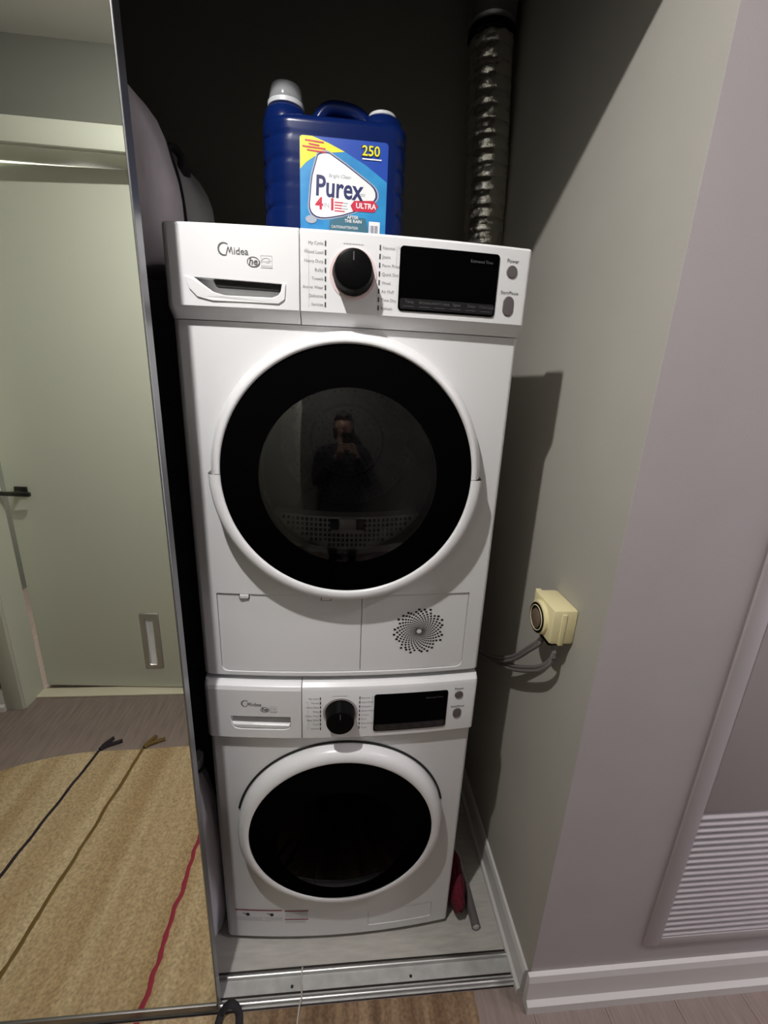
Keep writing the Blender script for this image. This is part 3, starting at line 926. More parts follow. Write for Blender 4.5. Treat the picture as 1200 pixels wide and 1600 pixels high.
    gl = lathe('door_glass', pr, (0, 0, zc), M['glass_dryer'] if dry else M['glass_washer'], t, 'Y', 96)
    pr = [(gin + (gr - gin) * k / 8, dome(gin + (gr - gin) * k / 8)) for k in range(9)] + [(gr, gy + 0.008), (gin + 0.004, gy + 0.008), (gin, dome(gin) + 0.0005)]
    lathe('black_border', pr, (0, 0, zc), M['black_gloss'], gl, 'Y', 110, angle=70)
    lathe('inner_bowl', [(gin + 0.012, -0.02), (gin - 0.010, 0.000), (gin - 0.040, 0.014), (gin - 0.085, 0.022), (0.001, 0.025)], (0, 0, zc), M['bowl_glass'], t, 'Y', 72, angle=80)
    lathe('bowl_ring', [(gin + 0.030, -0.012), (gin + 0.006, -0.014), (gin + 0.003, -0.006), (gin + 0.006, 0.004), (gin + 0.030, 0.004)], (0, 0, zc), M['black_plastic'], t, 'Y', 72)
    # ---- drum
    drum = lathe('drum', [(0.200, 0.035), (0.202, 0.06), (0.202, 0.45), (0.195, 0.462), (0.11, 0.455), (0.10, 0.445), (0.001, 0.445)], (0, 0, zc), M['steel'], t, 'Y', 72)
    bm = bmesh.new()
    for ring in range(1, 11):
        rr0 = 0.018 * ring
        nn = 6 * ring
        for q in range(nn):
            a = 2 * PI * q / nn
            cx, cz = rr0 * math.cos(a), zc + rr0 * math.sin(a)
            yy = 0.4425 if rr0 < 0.105 else 0.4515
            bm.faces.new([bm.verts.new((cx + 0.0035 * math.cos(s * PI / 3), yy, cz + 0.0035 * math.sin(s * PI / 3))) for s in range(6)])
    tag(from_bm('drum_holes', bm, M['dark'], drum, smooth=False), kind='stuff')
    if dry:
        for q in range(3):
            a = PI / 2 + 0.5 + q * 2 * PI / 3
            bm = bmesh.new()
            L = []
            for yy in (0.06, 0.10, 0.40, 0.44):
                hgt = 0.012 if yy in (0.06, 0.44) else 0.045
                L.append([(((0.2005 - hgt * h) * math.cos(a + s)), yy, zc + ((0.2005 - hgt * h) * math.sin(a + s))) for s, h in ((-0.16, 0), (-0.05, 0.9), (0.05, 0.9), (0.16, 0))])
            add_loft(bm, L)
            from_bm('drum_baffle', bm, M['steel'], drum)
        # lint filter: a grey perforated bar at the foot of the opening
        R0 = 0.177
        fy = 0.045
        n = 30
        top = 1.204
        a_e = math.asin((zc - top) / R0)
        arc = [(R0 * math.cos(a), zc + R0 * math.sin(a)) for a in [-(PI - a_e) + (PI - 2 * a_e) * i / n for i in range(n + 1)]]
        L0 = []
        for x, z in arc: L0.append((x, z))
        bm = bmesh.new()
        rows = []
        for (x, z) in L0:
            zt_ = top - 0.011 * (1 - (x / 0.15) ** 2)
            zt_ = max(z + 0.001, zt_)
            rows.append([(x, fy, z), (x, fy + 0.006, zt_), (x, fy + 0.05, zt_ - 0.002), (x, fy + 0.05, z)])
        add_loft(bm, rows)
        lf = from_bm('lint_filter', bm, M['lint_grey'], t, smooth=False)
        bm = bmesh.new()
        def yfil(x, z):
            zl = zc - math.sqrt(max(1e-6, R0 * R0 - x * x))
            zt2 = top - 0.011 * (1 - (x / 0.15) ** 2)
            return fy + 0.006 * (z - zl) / max(1e-3, zt2 - zl)
        for row in range(6):
            for c_ in range(-16, 17):
                if abs(c_) < 4 and row < 3: continue
                x = c_ * 0.0094
                z = top - 0.0190 - row * 0.0105 + 0.50 * x * x
                zl = zc - math.sqrt(R0 * R0 - x * x)
                if z < zl + 0.007: continue
                vs = [(x - 0.0030, z - 0.0034), (x + 0.0030, z - 0.0034), (x + 0.0030, z + 0.0034), (x - 0.0030, z + 0.0034)]
                bm.faces.new([bm.verts.new((a, yfil(a, b) - 0.0006, b)) for a, b in vs])
        tag(from_bm('filter_slots', bm, M['dark'], lf, smooth=False), kind='stuff')
        for sx in (-1, 1):
            bm = bmesh.new(); add_box(bm, sx * 0.028 - 0.009, sx * 0.028 + 0.009, fy - 0.002, fy + 0.012, top - 0.038, top - 0.015, 0.002)
            from_bm('filter_catch', bm, M['dark'], lf)
        box('filter_grip', -0.017, 0.017, fy - 0.004, fy + 0.006, top - 0.036, top - 0.012, M['lint_grey'], lf, 0.002)
    else:
        gp = []
        for q in range(61):
            a = math.radians(12) + math.radians(156) * q / 60
            gp.append((0.2512 * math.cos(a), yb(0.2512 * math.cos(a)) - 0.0008, zc + 0.2512 * math.sin(a)))
        tube('door_gap_line', gp, 0.0026, M['dark'], t, 8, n=1)  # dark tube puts the gap's shade along the upper door rim
    # ---- foot of the front
    if dry:
        yk = lambda x: yb(x) + 0.0025
        XM = 0.0325
        ga = 0.0011
        lc = plate('filter_cover', rrect(kx0 + ga, XM - ga * 0.6, kz0 + ga, kz1 - ga, 0.012, 5, (0.0015, 0.0015, 0.003, 0.013)), yk, 0.0, 0.0035, M['white'], t, 0.0008, 0.02)
        vc = plate('vent_cover', rrect(XM + ga * 0.6, kx1 - ga, kz0 + ga, kz1 - ga, 0.012, 5, (0.013, 0.003, 0.0015, 0.0015)), yk, 0.0, 0.0035, M['white'], t, 0.0008, 0.02)
        for xx in (-0.2065, -0.0415):
            lt = box('latch', xx - 0.009, xx + 0.009, yk(xx) - 0.004, yk(xx) + 0.001, kz1 - 0.0105, kz1 - 0.0015, M['white_plastic'], lc, 0.001)
            box('latch_slot', xx - 0.0105, xx + 0.0105, yk(xx) - 0.0009, yk(xx) + 0.0005, kz1 - 0.0125, kz1 - 0.0008, M['dark'], lt)
        vx, vz = 0.1580, 0.9565
        bm = bmesh.new()
        NA = 27
        for ring in range(21):
            rr0 = 0.0535 * (0.893 ** ring)
            sz = max(0.0004, 0.00285 * (rr0 / 0.0535) ** 0.85)
            for q in range(NA):
                a = 2 * PI * (q + 0.5 * ring) / NA + 0.022 * ring
                if ring == 0 and q % 4 == 0: continue
                r2 = rr0 * (1 + (0.035 * math.sin(q * 4.1) if ring == 0 else 0))
                cx, cz = vx + r2 * math.cos(a), vz + r2 * math.sin(a)
                bm.faces.new([bm.verts.new((cx + sz * 1.1 * math.cos(s * PI / 4), yk(cx) - 0.0004, cz + sz * math.sin(s * PI / 4))) for s in range(8)])
        tag(from_bm('vent_holes', bm, M['dark'], vc, smooth=False), kind='stuff')
    else:
        yk = lambda x: yb(x) + 0.0012
        plate('pump_cover', rrect(kx0 + 0.0008, kx1 - 0.0008, kz0 + 0.0008, kz1 - 0.0008, 0.0035, 4), yk, 0.0, 0.002, M['white'], t, 0.0008, 0.02)
        def bar(x0, x1, z, h): return ('p', [(x0, z), (x1, z - 0.0), (x1, z + h), (x0, z + h)])
        def barn(x0, x1, z, h, k_=8): return [bar(x0 + (x1 - x0) * i / k_, x0 + (x1 - x0) * (i + 1) / k_, z, h) for i in range(k_)]
        st = print_on('warning_sticker', barn(-0.275, -0.085, 0.080, 0.034) , yb, M['white_plastic'], t, 0.0004)
        print_on('sticker_red_lines', barn(-0.276, -0.153, 0.1205, 0.0038) + barn(-0.146, -0.084, 0.1175, 0.0038) + barn(-0.146, -0.084, 0.0860, 0.0034), yb, M['red_print'], st, 0.0008)
        its = []
        for cx in (-0.243, -0.180):
            its.append(('p', [(cx + 0.0050 * math.cos(q * PI / 6), 0.1055 + 0.0060 * math.sin(q * PI / 6)) for q in range(12)]))
            its.append(('p', [(cx - 0.0130, 0.1095), (cx - 0.004, 0.1060), (cx - 0.004, 0.1085), (cx - 0.012, 0.1115)]))
        print_on('sticker_pictograms', its, yb, M['black_print'], st, 0.0008)
        its = []
        for (x0, x1, zs) in ((-0.272, -0.205, (0.094, 0.089, 0.084)), (-0.198, -0.153, (0.094, 0.089, 0.084)), (-0.145, -0.086, (0.111, 0.1065, 0.102, 0.0975, 0.093)), (-0.145, -0.090, (0.080, 0.0755))):
            for zz in zs:
                its += barn(x0, x1, zz, 0.0016, 5)
        print_on('sticker_text_lines', its, yb, M['pale_print'], st, 0.0008)
    return t


washer = machine('washer', 0.0, 0.838, 0.6870)
dryer = machine('dryer', 0.847, 1.694, 1.5545)
# stacking strip between the two
stk = thing('stacking_kit', 'dark stacking frame clamped between washer and dryer', 'stacking frame', (0, 0.3, 0.836))
box('frame_bar', -0.285, 0.285, 0.03, 0.052, 0.8385, 0.8465, M['black_plastic'], stk)
box('frame_bar', -0.285, -0.26, 0.054, 0.58, 0.8385, 0.8465, M['black_plastic'], stk)
box('frame_bar', 0.26, 0.285, 0.054, 0.58, 0.8385, 0.8465, M['black_plastic'], stk)

# ================================================================== DETERGENT JUG
jg = thing('detergent_jug', 'big blue laundry detergent jug with yellow and blue label on the dryer', 'detergent', (-0.035, 0.18, 1.6925))
JX0, JX1, JY0, JY1, JZ0 = -0.169, 0.096, 0.110, 0.255, 1.6930
GR = (1.735, 1.772, 1.808, 1.845, 1.880)
def jug_ring(z, sh=0.0, top=0.0):
    d = 0.0
    for g_ in GR:
        d = max(d, 0.0050 * math.exp(-((z - g_) / 0.0035) ** 2))
    i = d + sh
    out = []
    for X, Y in rrect(JX0 + i, JX1 - i, JY0 + sh * 0.9, JY1 - sh * 0.9, 0.042, 8, (0.031, 0.042, 0.042, 0.058)):
        out.append((X, Y, z))
    return [out[k] for k in range(len(out))]
zs = [JZ0, JZ0 + 0.004] + [JZ0 + 0.012 + k * 0.0042 for k in range(48)]
L = []
for k, z in enumerate(zs):
    L.append(jug_ring(z, 0.008 if k == 0 else (0.002 if k == 1 else 0.0)))
zt = zs[-1]
L += [jug_ring(zt + 0.006, 0.003), jug_ring(zt + 0.011, 0.010), jug_ring(zt + 0.014, 0.022)]
bm = bmesh.new()
add_loft(bm, L)
# left neck column and right hump rise above the shoulder
add_lathe(bm, [(0.043, -0.03), (0.042, 0.012), (0.038, 0.028), (0.030, 0.037), (0.001, 0.038)], (-0.126, 0.168, zt), 'Z', 32)
add_lathe(bm, [(0.044, -0.03), (0.042, 0.018), (0.036, 0.032), (0.024, 0.038), (0.001, 0.039)], (0.052, 0.172, zt), 'Z', 32)
jb = from_bm('body', bm, M['jug'], jg, angle=50)
bm = bmesh.new()
add_tube(bm, smooth_path([(-0.072, 0.178, zt + 0.006), (-0.068, 0.178, zt + 0.030), (-0.050, 0.178, zt + 0.049), (-0.020, 0.178, zt + 0.051), (0.008, 0.178, zt + 0.044), (0.026, 0.178, zt + 0.026), (0.034, 0.178, zt + 0.006)], 6), 0.013, 12, 0.013)
from_bm('handle', bm, M['jug'], jg, angle=60)
lathe('neck_ring', [(0.031, 0.036), (0.033, 0.037), (0.033, 0.044), (0.029, 0.045)], (-0.126, 0.168, zt), M['jug_cap'], jg, 'Z', 28, cap1=True)
lathe('measuring_cup', [(0.0305, 0.0455), (0.031, 0.048), (0.0275, 0.066), (0.0255, 0.070), (0.001, 0.071)], (-0.126, 0.168, zt), M['cup'], jg, 'Z', 32)
lathe('refill_cap', [(0.026, 0.037), (0.027, 0.038), (0.026, 0.043), (0.001, 0.0435)], (0.052, 0.172, zt), M['jug_cap'], jg, 'Z', 28)
# label
LX0, LZT, LW_, LH_ = -0.0970, 1.8790, 0.1580, 0.1450
def la(p): return (LX0 + p[0] * LW_, LZT - p[1] * LH_)
ylab = lambda x: JY0 - 0.0004
lb = print_on('label', [('p', [(a, b) for a, b in rrect(LX0, LX0 + LW_, LZT - LH_ * 1.12, LZT, 0.006, 4)])], ylab, M['lab_blue'], jg, 0.0003)
def lp_(name, polys, m_, e): return print_on(name, [('p', [la(p) for p in q]) if isinstance(q, list) else q for q in polys], ylab, m_, lb, e)
lp_('blue_swoosh', [[(0.43, 0.145), (0.51, 0.135), (0.76, 0.26), (0.995, 0.417), (0.995, 1.1), (0.0, 1.1), (0.003, 0.351), (0.067, 0.28), (0.167, 0.208), (0.317, 0.159)]], M['lab_mid'], 0.0005)
lp_('yellow_corner', [[(0.003, 0.03), (0.01, 0.012), (0.03, 0.003), (0.14, 0.003), (0.318, 0.058), (0.506, 0.134), (0.317, 0.159), (0.167, 0.208), (0.067, 0.28), (0.003, 0.351)]], M['lab_yellow'], 0.0007)
lp_('teal_patch', [[(0.34, 0.88), (0.55, 0.81), (0.76, 0.83), (0.79, 0.95), (0.79, 1.1), (0.32, 1.1)]], M['lab_teal'], 0.0006)
blob = [(.205, .2), (.225, .184), (.255, .174), (.30, .168), (.335, .172), (.513, .273), (.66, .367), (.81, .465), (.845, .50), (.865, .54), (.868, .587), (.855, .615), (.835, .636), (.72, .71), (.607, .764), (.48, .81), (.355, .84), (.29, .851), (.235, .853), (.19, .845), (.155, .826), (.13, .80), (.115, .758), (.112, .70), (.12, .64), (.13, .52), (.145, .408)]
cx, cy = 0.40, 0.55
lp_('logo_outline', [[(cx + (a - cx) * 1.045, cy + (b - cy) * 1.045) for a, b in blob]], M['lab_navy'], 0.0009)
lp_('logo_halo', [[(cx + (a - cx) * 1.085, cy + (b - cy) * 1.085) for a, b in blob]], M['lab_grey'], 0.0008)
lp_('logo_field', [blob], M['lab_white'], 0.0011)
def T(s, a, b, cap, bold=0.02, shear=0.0, al='LEFT', xs=1.0, rot=0.0):
    X, Z = la((a, b))
    return ('t', s, X, Z, cap * LH_ / 0.69, al, bold, shear, xs, rot)
lp_('navy_lettering', [T('Purex', 0.170, 0.615, 0.215, 0.022, 0.0, xs=0.80, rot=-0.035)], M['lab_navy'], 0.0013)
lp_('red_numerals', [T('4', 0.175, 0.765, 0.125, 0.03, 0, xs=1.05), T('1', 0.325, 0.765, 0.125, 0.03, 0, xs=1.05)], M['lab_red'], 0.0013)
red = []
for i in range(4):
    b = 0.672 + i * 0.031
    red.append([(0.395, b), (0.395 + (0.10, 0.09, 0.085, 0.12)[i], b), (0.395 + (0.10, 0.09, 0.085, 0.12)[i], b + 0.013), (0.395, b + 0.013)])
lp_('red_small_print', red, M['lab_red'], 0.0013)
lp_('red_banner', [[(.58, .70), (.62, .645), (.85, .628), (.905, .687), (.86, .755), (.61, .76)]], M['lab_red'], 0.0013)
lp_('yellow_small_print', [[(a0, b), (a1, b + 0.012), (a1, b + 0.028), (a0, b + 0.016)] for a0, a1, b in ((0.06, 0.27, 0.040), (0.10, 0.22, 0.075), (0.03, 0.29, 0.105), (0.08, 0.29, 0.140))], M['lab_red'], 0.0013)
lp_('grey_lettering', [T('IN', 0.268, 0.745, 0.05, 0.0, xs=1.0), T('Bright Clean', 0.325, 0.415, 0.038, 0.005, 0.15), [(0.69, 0.565), (0.75, 0.565), (0.75, 0.572), (0.69, 0.572)], [(0.69, 0.583), (0.745, 0.583), (0.745, 0.59), (0.69, 0.59)],
                       [(0.50, 0.676), (0.55, 0.676), (0.55, 0.686), (0.50, 0.686)], [(0.49, 0.707), (0.54, 0.707), (0.54, 0.717), (0.49, 0.717)], [(0.485, 0.738), (0.55, 0.738), (0.55, 0.748), (0.485, 0.748)]], M['lab_grey'], 0.0014)
lp_('white_lettering', [T('ULTRA', 0.642, 0.722, 0.058, 0.025)], M['lab_white'], 0.0016)
lp_('scent_lettering', [T('AFTER', 0.545, 0.845, 0.034, 0.02), T('THE RAIN', 0.515, 0.889, 0.034, 0.02)], M['lab_white'], 0.0015)
lp_('white_small_print', [T('CAUTION/ATTENTION', 0.36, 0.962, 0.030, 0.005, xs=0.75), [(0.705, 0.182), (0.925, 0.182), (0.925, 0.196), (0.705, 0.196)]], M['lab_white'], 0.0015)
lp_('barcode_patch', [[(0.80, 0.86), (0.93, 0.86), (0.93, 1.06), (0.80, 1.06)]], M['lab_white'], 0.0015)
lp_('white_seal', [[(0.125 + 0.065 * math.cos(q * PI / 10), 0.885 + 0.045 * math.sin(q * PI / 10)) for q in range(20)]], M['lab_grey'], 0.0015)
lp_('barcode', [[(0.815 + i * 0.0145, 0.905), (0.815 + i * 0.0145 + (0.008 if i % 3 else 0.004), 0.905), (0.815 + i * 0.0145 + (0.008 if i % 3 else 0.004), 1.05), (0.815 + i * 0.0145, 1.05)] for i in range(7)], M['lab_navy'], 0.0017)
lp_('number_shadow', [T('250', 0.692, 0.158, 0.108, 0.04, 0, xs=0.98)], M['black_print'], 0.0014)
lp_('yellow_number', [T('250', 0.700, 0.153, 0.103, 0.012, 0, xs=1.0)], M['lab_yellow'], 0.0017)

# ================================================================== VENT DUCT
du = thing('vent_duct', 'silver flexible foil duct rising behind the dryer', 'duct', (0.42, 0.65, 1.2))
path = smooth_path([(0.412, 0.66, 1.20), (0.410, 0.66, 1.60), (0.405, 0.66, 1.85), (0.398, 0.665, 2.10), (0.384, 0.67, 2.30), (0.376, 0.67, 2.44)], 2)
# resample by height: ribs of 28 mm
bm = bmesh.new()
rows = []
z = 1.20
pp = path
def at_z(z):
    for a, b in zip(pp, pp[1:]):
        if a.z <= z <= b.z: return a.lerp(b, (z - a.z) / (b.z - a.z))
    return pp[-1]
i = 0
NS = 40
step = 0.0034
while z < 2.41:
    ph = ((z - 1.2) / 0.034) % 1.0
    c = at_z(z)
    r = 0.0575 + 0.0042 * (abs(math.sin(PI * ph)) ** 0.5) - 0.0018
    row = []
    for k in range(NS):
        a = 2 * PI * k / NS
        nz = noise.noise(Vector((math.cos(a) * 5.5, math.sin(a) * 5.5, z * 75))) * 0.0040 + noise.noise(Vector((math.cos(a) * 11, math.sin(a) * 11, z * 130))) * 0.0024
        row.append((c.x + (r + nz) * math.cos(a), c.y + (r + nz) * math.sin(a), z))
    rows.append(row)
    z += step
add_loft(bm, rows)
from_bm('foil_hose', bm, M['foil'], du, angle=75)
lathe('clamp_band', [(0.0600, -0.008), (0.0640, -0.008), (0.0640, 0.008), (0.0600, 0.008)], (0.377, 0.67, 2.395), M['black_plastic'], du, 'Z', 40)
lathe('wall_pipe', [(0.0565, -0.012), (0.0565, 0.01), (0.063, 0.016), (0.064, 0.298)], (0.377, 0.67, 2.40), M['sheet_metal'], du, 'Z', 40)

# ================================================================== OUTLET AND CORD
ob = thing('power_outlet', 'almond surface-mounted dryer outlet box on the closet side wall', 'outlet', (WX, -0.08, 1.0))
bm = bmesh.new()
oy0, oy1, oz0, oz1 = -0.086, 0.010, 0.968, 1.046
XB = WX - 0.052
add_box(bm, XB, WX, oy0, oy1, oz0, oz1, 0.006, 2)
hs = from_bm('housing', bm, M['almond'], ob)
fyc, fzc = -0.034, 1.003
lathe('round_face', [(0.036, 0.004), (0.036, -0.006), (0.034, -0.008), (0.001, -0.008)], (XB, fyc, fzc), M['almond'], ob, 'X', 40)
box('mounting_ear', WX - 0.046, WX - 0.034, oy1 - 0.001, oy1 + 0.009, 1.026, 1.044, M['almond'], ob, 0.002)
box('ridge', WX - 0.034, WX - 0.024, oy0 - 0.002, oy0 + 0.010, oz0 - 0.001, oz1 - 0.008, M['almond'], ob, 0.001)
pg = thing('power_plug', 'dark round plug in the almond outlet, with two doubled grey cords', 'plug', (XB, fyc, 0.97))
lathe('plug_body', [(0.0205, -0.0082), (0.0200, -0.0112), (0.0180, -0.0120), (0.0003, -0.0120)], (XB, fyc, fzc - 0.003), M['plug_brown'], pg, 'X', 36)
lathe('dark_rim', [(0.0315, -0.0080), (0.0325, -0.0095), (0.0210, -0.0100), (0.0208, -0.0080)], (XB, fyc, fzc - 0.001), M['black_plastic'], pg, 'X', 36)
lathe('pale_band', [(0.0275, -0.0096), (0.0270, -0.0108), (0.0258, -0.0108), (0.0253, -0.0096)], (XB, fyc, fzc - 0.001), M['almond'], pg, 'X', 36)
bm = bmesh.new()
add_box(bm, XB + 0.004, XB + 0.034, -0.074, -0.020, oz0 - 0.010, oz0 - 0.0005, 0.003, 2)
from_bm('cord_grip', bm, M['black_plastic'], pg)
pb = [[(0.424, -0.034, 0.962), (0.422, -0.036, 0.945), (0.420, 0.002, 0.900), (0.419, 0.074, 0.824), (0.414, 0.168, 0.755), (0.404, 0.28, 0.705), (0.370, 0.45, 0.67), (0.36, 0.62, 0.66)],
      [(0.436, -0.062, 0.962), (0.434, -0.074, 0.930), (0.431, -0.045, 0.884), (0.429, 0.018, 0.833), (0.426, 0.100, 0.779), (0.420, 0.20, 0.733), (0.402, 0.31, 0.695), (0.372, 0.46, 0.655), (0.36, 0.62, 0.64)]]
for pth in pb:
    bm = bmesh.new()
    sp = smooth_path(pth, 7)
    for dz in (-0.0052, 0.0052):
        add_tube(bm, [p + Vector((0, 0, dz)) for p in sp], 0.0048, 8)
    from_bm('cord', bm, M['cord'], pg, angle=80)

# ================================================================== LEFT OF THE MACHINES
tw = thing('storage_tower', 'charcoal fabric storage tower in the dark gap left of the dryer', 'storage tower', (-0.52, 0.32, 0))
box('tower_cover', -0.70, -0.322, 0.135, 0.52, 0.0, 1.640, M['charcoal'], tw, 0.012)
for zz in (0.42, 0.84, 1.26):
    box('drawer_front', -0.690, -0.330, 0.126, 0.136, zz - 0.39, zz - 0.01, M['charcoal'], tw, 0.004)
box('drawer_front', -0.690, -0.330, 0.126, 0.136, 1.27, 1.625, M['charcoal'], tw, 0.004)

bg = thing('storage_bag', 'puffy off-white cloth storage bag with black piping, left of the dryer top', 'bag', (-0.52, 0.30, 1.642))
def lobe(name, y0, y1, xc, hw, zb, ht, m_, seed):
    rows = []
    n = 44
    for k in range(13):
        t_ = k / 12
        y = y0 + (y1 - y0) * t_
        s = (1 - abs(2 * t_ - 1) ** 3.2) * 0.10 + 0.90
        if k in (0, 12): s *= 0.93
        row = []
        for q in range(n):
            a = 2 * PI * q / n
            ca, sa = math.cos(a), math.sin(a)
            ex = 0.72
            x = xc + hw * s * math.copysign(abs(ca) ** ex, ca)
            if sa >= 0: z = zb + 0.10 + (ht - 0.10) * s * sa ** 0.80
            else: z = zb + 0.10 - (0.098) * abs(sa) ** 0.5
            nn = noise.noise(Vector((x * 9 + seed, y * 9, z * 9))) * 0.008 + noise.noise(Vector((x * 30 + seed + z * 20, y * 25, z * 10))) * 0.008
            row.append((x + nn * ca, y, max(zb, z + nn * max(0, sa))))
        rows.append(row)
    return loft(name, rows, m_, bg, angle=70)
lobe('front_lobe', 0.115, 0.245, -0.520, 0.183, 1.641, 0.350, M['bag_cloth'], 1.0)
lobe('rear_lobe', 0.255, 0.430, -0.500, 0.185, 1.641, 0.300, M['bag_cloth2'], 5.0)
pip = []
for q in range(41):
    a = PI * q / 40
    ca, sa = math.cos(a), math.sin(a)
    pip.append((-0.520 + 0.173 * math.copysign(abs(ca) ** 0.72, ca), 0.250, 1.741 + 0.240 * sa ** 0.80))
pip = [(pip[0][0], 0.250, 1.655)] + pip + [(pip[-1][0], 0.250, 1.655)]
tube('piping', pip, 0.005, M['webbing'], bg, 8, n=1)
tube('carry_loop', [(-0.385, 0.252, 1.885), (-0.374, 0.262, 1.905), (-0.360, 0.270, 1.903), (-0.352, 0.275, 1.888), (-0.352, 0.280, 1.862)], 0.013, M['webbing'], bg, 8, rz=0.006)

sk = thing('laundry_sack', 'pale crumpled sack squeezed between mirror door and washer', 'sack', (-0.36, 0.05, 0))
rows = []
for k in range(26):
    t_ = k / 25
    z = 0.002 + 0.58 * t_
    s = (math.sin(PI * min(1, 0.16 + 0.9 * t_)) ** 0.45) if t_ < 0.93 else 0.35
    row = []
    for q in range(28):
        a = 2 * PI * q / 28
        nn = noise.noise(Vector((math.cos(a) * 2.2, math.sin(a) * 2.2, z * 9))) * 0.012
        row.append((-0.355 + (0.047 * s + nn * 0.5) * math.cos(a) * 0.92, 0.045 + (0.066 * s + nn) * math.sin(a), z))
    rows.append(row)
loft('sack_body', rows, M['sack'], sk, angle=80)
tube('tie', [(-0.372, 0.02, 0.560), (-0.340, 0.02, 0.562), (-0.335, 0.06, 0.563), (-0.365, 0.078, 0.562), (-0.385, 0.05, 0.560), (-0.372, 0.02, 0.560)], 0.004, M['webbing'], sk, 6)

# ================================================================== RIGHT OF THE WASHER
pk = thing('broom_pole', 'grey pole with dark grip lying on the floor beside the wall', 'pole', (0.39, 0.3, 0))
tube('shaft', [(0.379, 0.100, 0.0115), (0.372, 0.60, 0.0120)], 0.0095, M['alu_dull'], pk, 12, n=4)
tube('joint', [(0.3797, 0.082, 0.0118), (0.3790, 0.104, 0.0118)], 0.0112, M['alu'], pk, 12, n=2)
tube('grip', [(0.382, -0.022, 0.0130), (0.3797, 0.084, 0.0130)], 0.0128, M['button'], pk, 12, n=4)
lathe('grip_end', [(0.0001, -0.005), (0.006, -0.004), (0.0095, 0.0)], (0.3822, -0.022, 0.0132), M['alu_dull'], pk, 'Y', 14)
mh = thing('mop_head', 'dark red cloth mop head on the floor right of the washer', 'mop', (0.337, 0.07, 0))
bm = bmesh.new()
bmesh.ops.create_icosphere(bm, subdivisions=4, radius=1.0)
for v in bm.verts:
    nn = 1 + 0.10 * noise.noise(v.co * 3.0) + 0.05 * noise.noise(v.co * 9.0)
    v.co = Vector((0.335 + v.co.x * 0.027 * nn, 0.075 + v.co.y * 0.085 * nn, max(0.001, 0.064 + v.co.z * 0.066 * nn)))
from_bm('cloth_head', bm, M['mop_red'], mh)
tube('mop_stub', [(0.336, 0.14, 0.07), (0.338, 0.26, 0.11)], 0.010, M['button'], mh, 10, n=2)

# ================================================================== RUG, STRAP, THREAD
rg = thing('striped_rug', 'tan woven rug with thin dark, brown and red stripes on the hall floor', 'rug', (-0.45, -0.55, 0))
RX0, RX1, RY0, RY1 = -1.30, 0.338, -0.945, -0.149
bm = bmesh.new()
nx, ny = 60, 30
def rug_z(x, y): return 0.0055 + 0.0012 * noise.noise(Vector((x * 3, y * 3, 0)))
def rug_xy(u, v):
    x = RX0 + (RX1 - RX0) * u
    y = RY0 + (RY1 - RY0) * v
    y -= 0.006 * math.sin(x * 9) * (1 - v)
    if u < 0.25: y += (1 - v) * 0.10 * (1 - u / 0.25) ** 2
    return x, y
top_ = [[bm.verts.new((*rug_xy(i / nx, j / ny), rug_z(*rug_xy(i / nx, j / ny)))) for i in range(nx + 1)] for j in range(ny + 1)]
bot_ = [[bm.verts.new((v.co.x, v.co.y, 0.0006)) for v in r_] for r_ in top_]
for j in range(ny):
    for i in range(nx):
        bm.faces.new((top_[j][i], top_[j][i + 1], top_[j + 1][i + 1], top_[j + 1][i]))
edge = [(0, i) for i in range(nx)] + [(j, nx) for j in range(ny)] + [(ny, i) for i in range(nx, 0, -1)] + [(j, 0) for j in range(ny, 0, -1)]
for (a, b), (c, d) in zip(edge, edge[1:] + edge[:1]):
    bm.faces.new((bot_[a][b], bot_[c][d], top_[c][d], top_[a][b]))
from_bm('woven_field', bm, M['rug'], rg, angle=60)
def stripe(name, x_a, y_a, x_b, y_b, wd, m_, wav=0.004):
    bm = bmesh.new()
    N = 40
    rows = []
    for k in range(N + 1):
        t_ = k / N
        x = x_a + (x_b - x_a) * t_ + wav * noise.noise(Vector((k * 0.31, x_a * 7, 0)))
        y = y_a + (y_b - y_a) * t_
        z = rug_z(x, y) + 0.0002
        wv = wd * (0.85 + 0.3 * noise.noise(Vector((k * 0.9, x_a * 3, 2))))
        rows.append([(x - wv, y, z), (x - wv * 0.5, y, z + 0.0012), (x + wv * 0.5, y, z + 0.0012), (x + wv, y, z)])
    add_loft(bm, rows)
    return from_bm(name, bm, m_, rg, angle=70)
stripe('dark_stripe', -0.968, -0.942, -1.045, -0.15, 0.0068, M['rug_dark'])
stripe('brown_stripe', -0.800, -0.944, -0.850, -0.15, 0.0070, M['rug_brown'])
stripe('red_stripe', -0.463, -0.62, -0.470, -0.15, 0.0075, M['rug_red'], 0.010)
def tassel(name, x, y, m_):
    bm = bmesh.new()
    for dx, L_ in ((0.020, 0.058), (0.055, 0.042)):
        add_tube(bm, smooth_path([(x, y, 0.007), (x + dx * 0.3, y - L_ * 0.4, 0.008), (x + dx * 1.2, y - L_, 0.007)], 5), 0.0075, 8)
    return from_bm(name, bm, m_, rg, angle=80)
tassel('dark_tassel', -0.966, -0.945, M['rug_dark'])
tassel('brown_tassel', -0.798, -0.948, M['rug_brown'])
tassel('brown_tassel', -0.618, -0.948, M['rug_brown'])

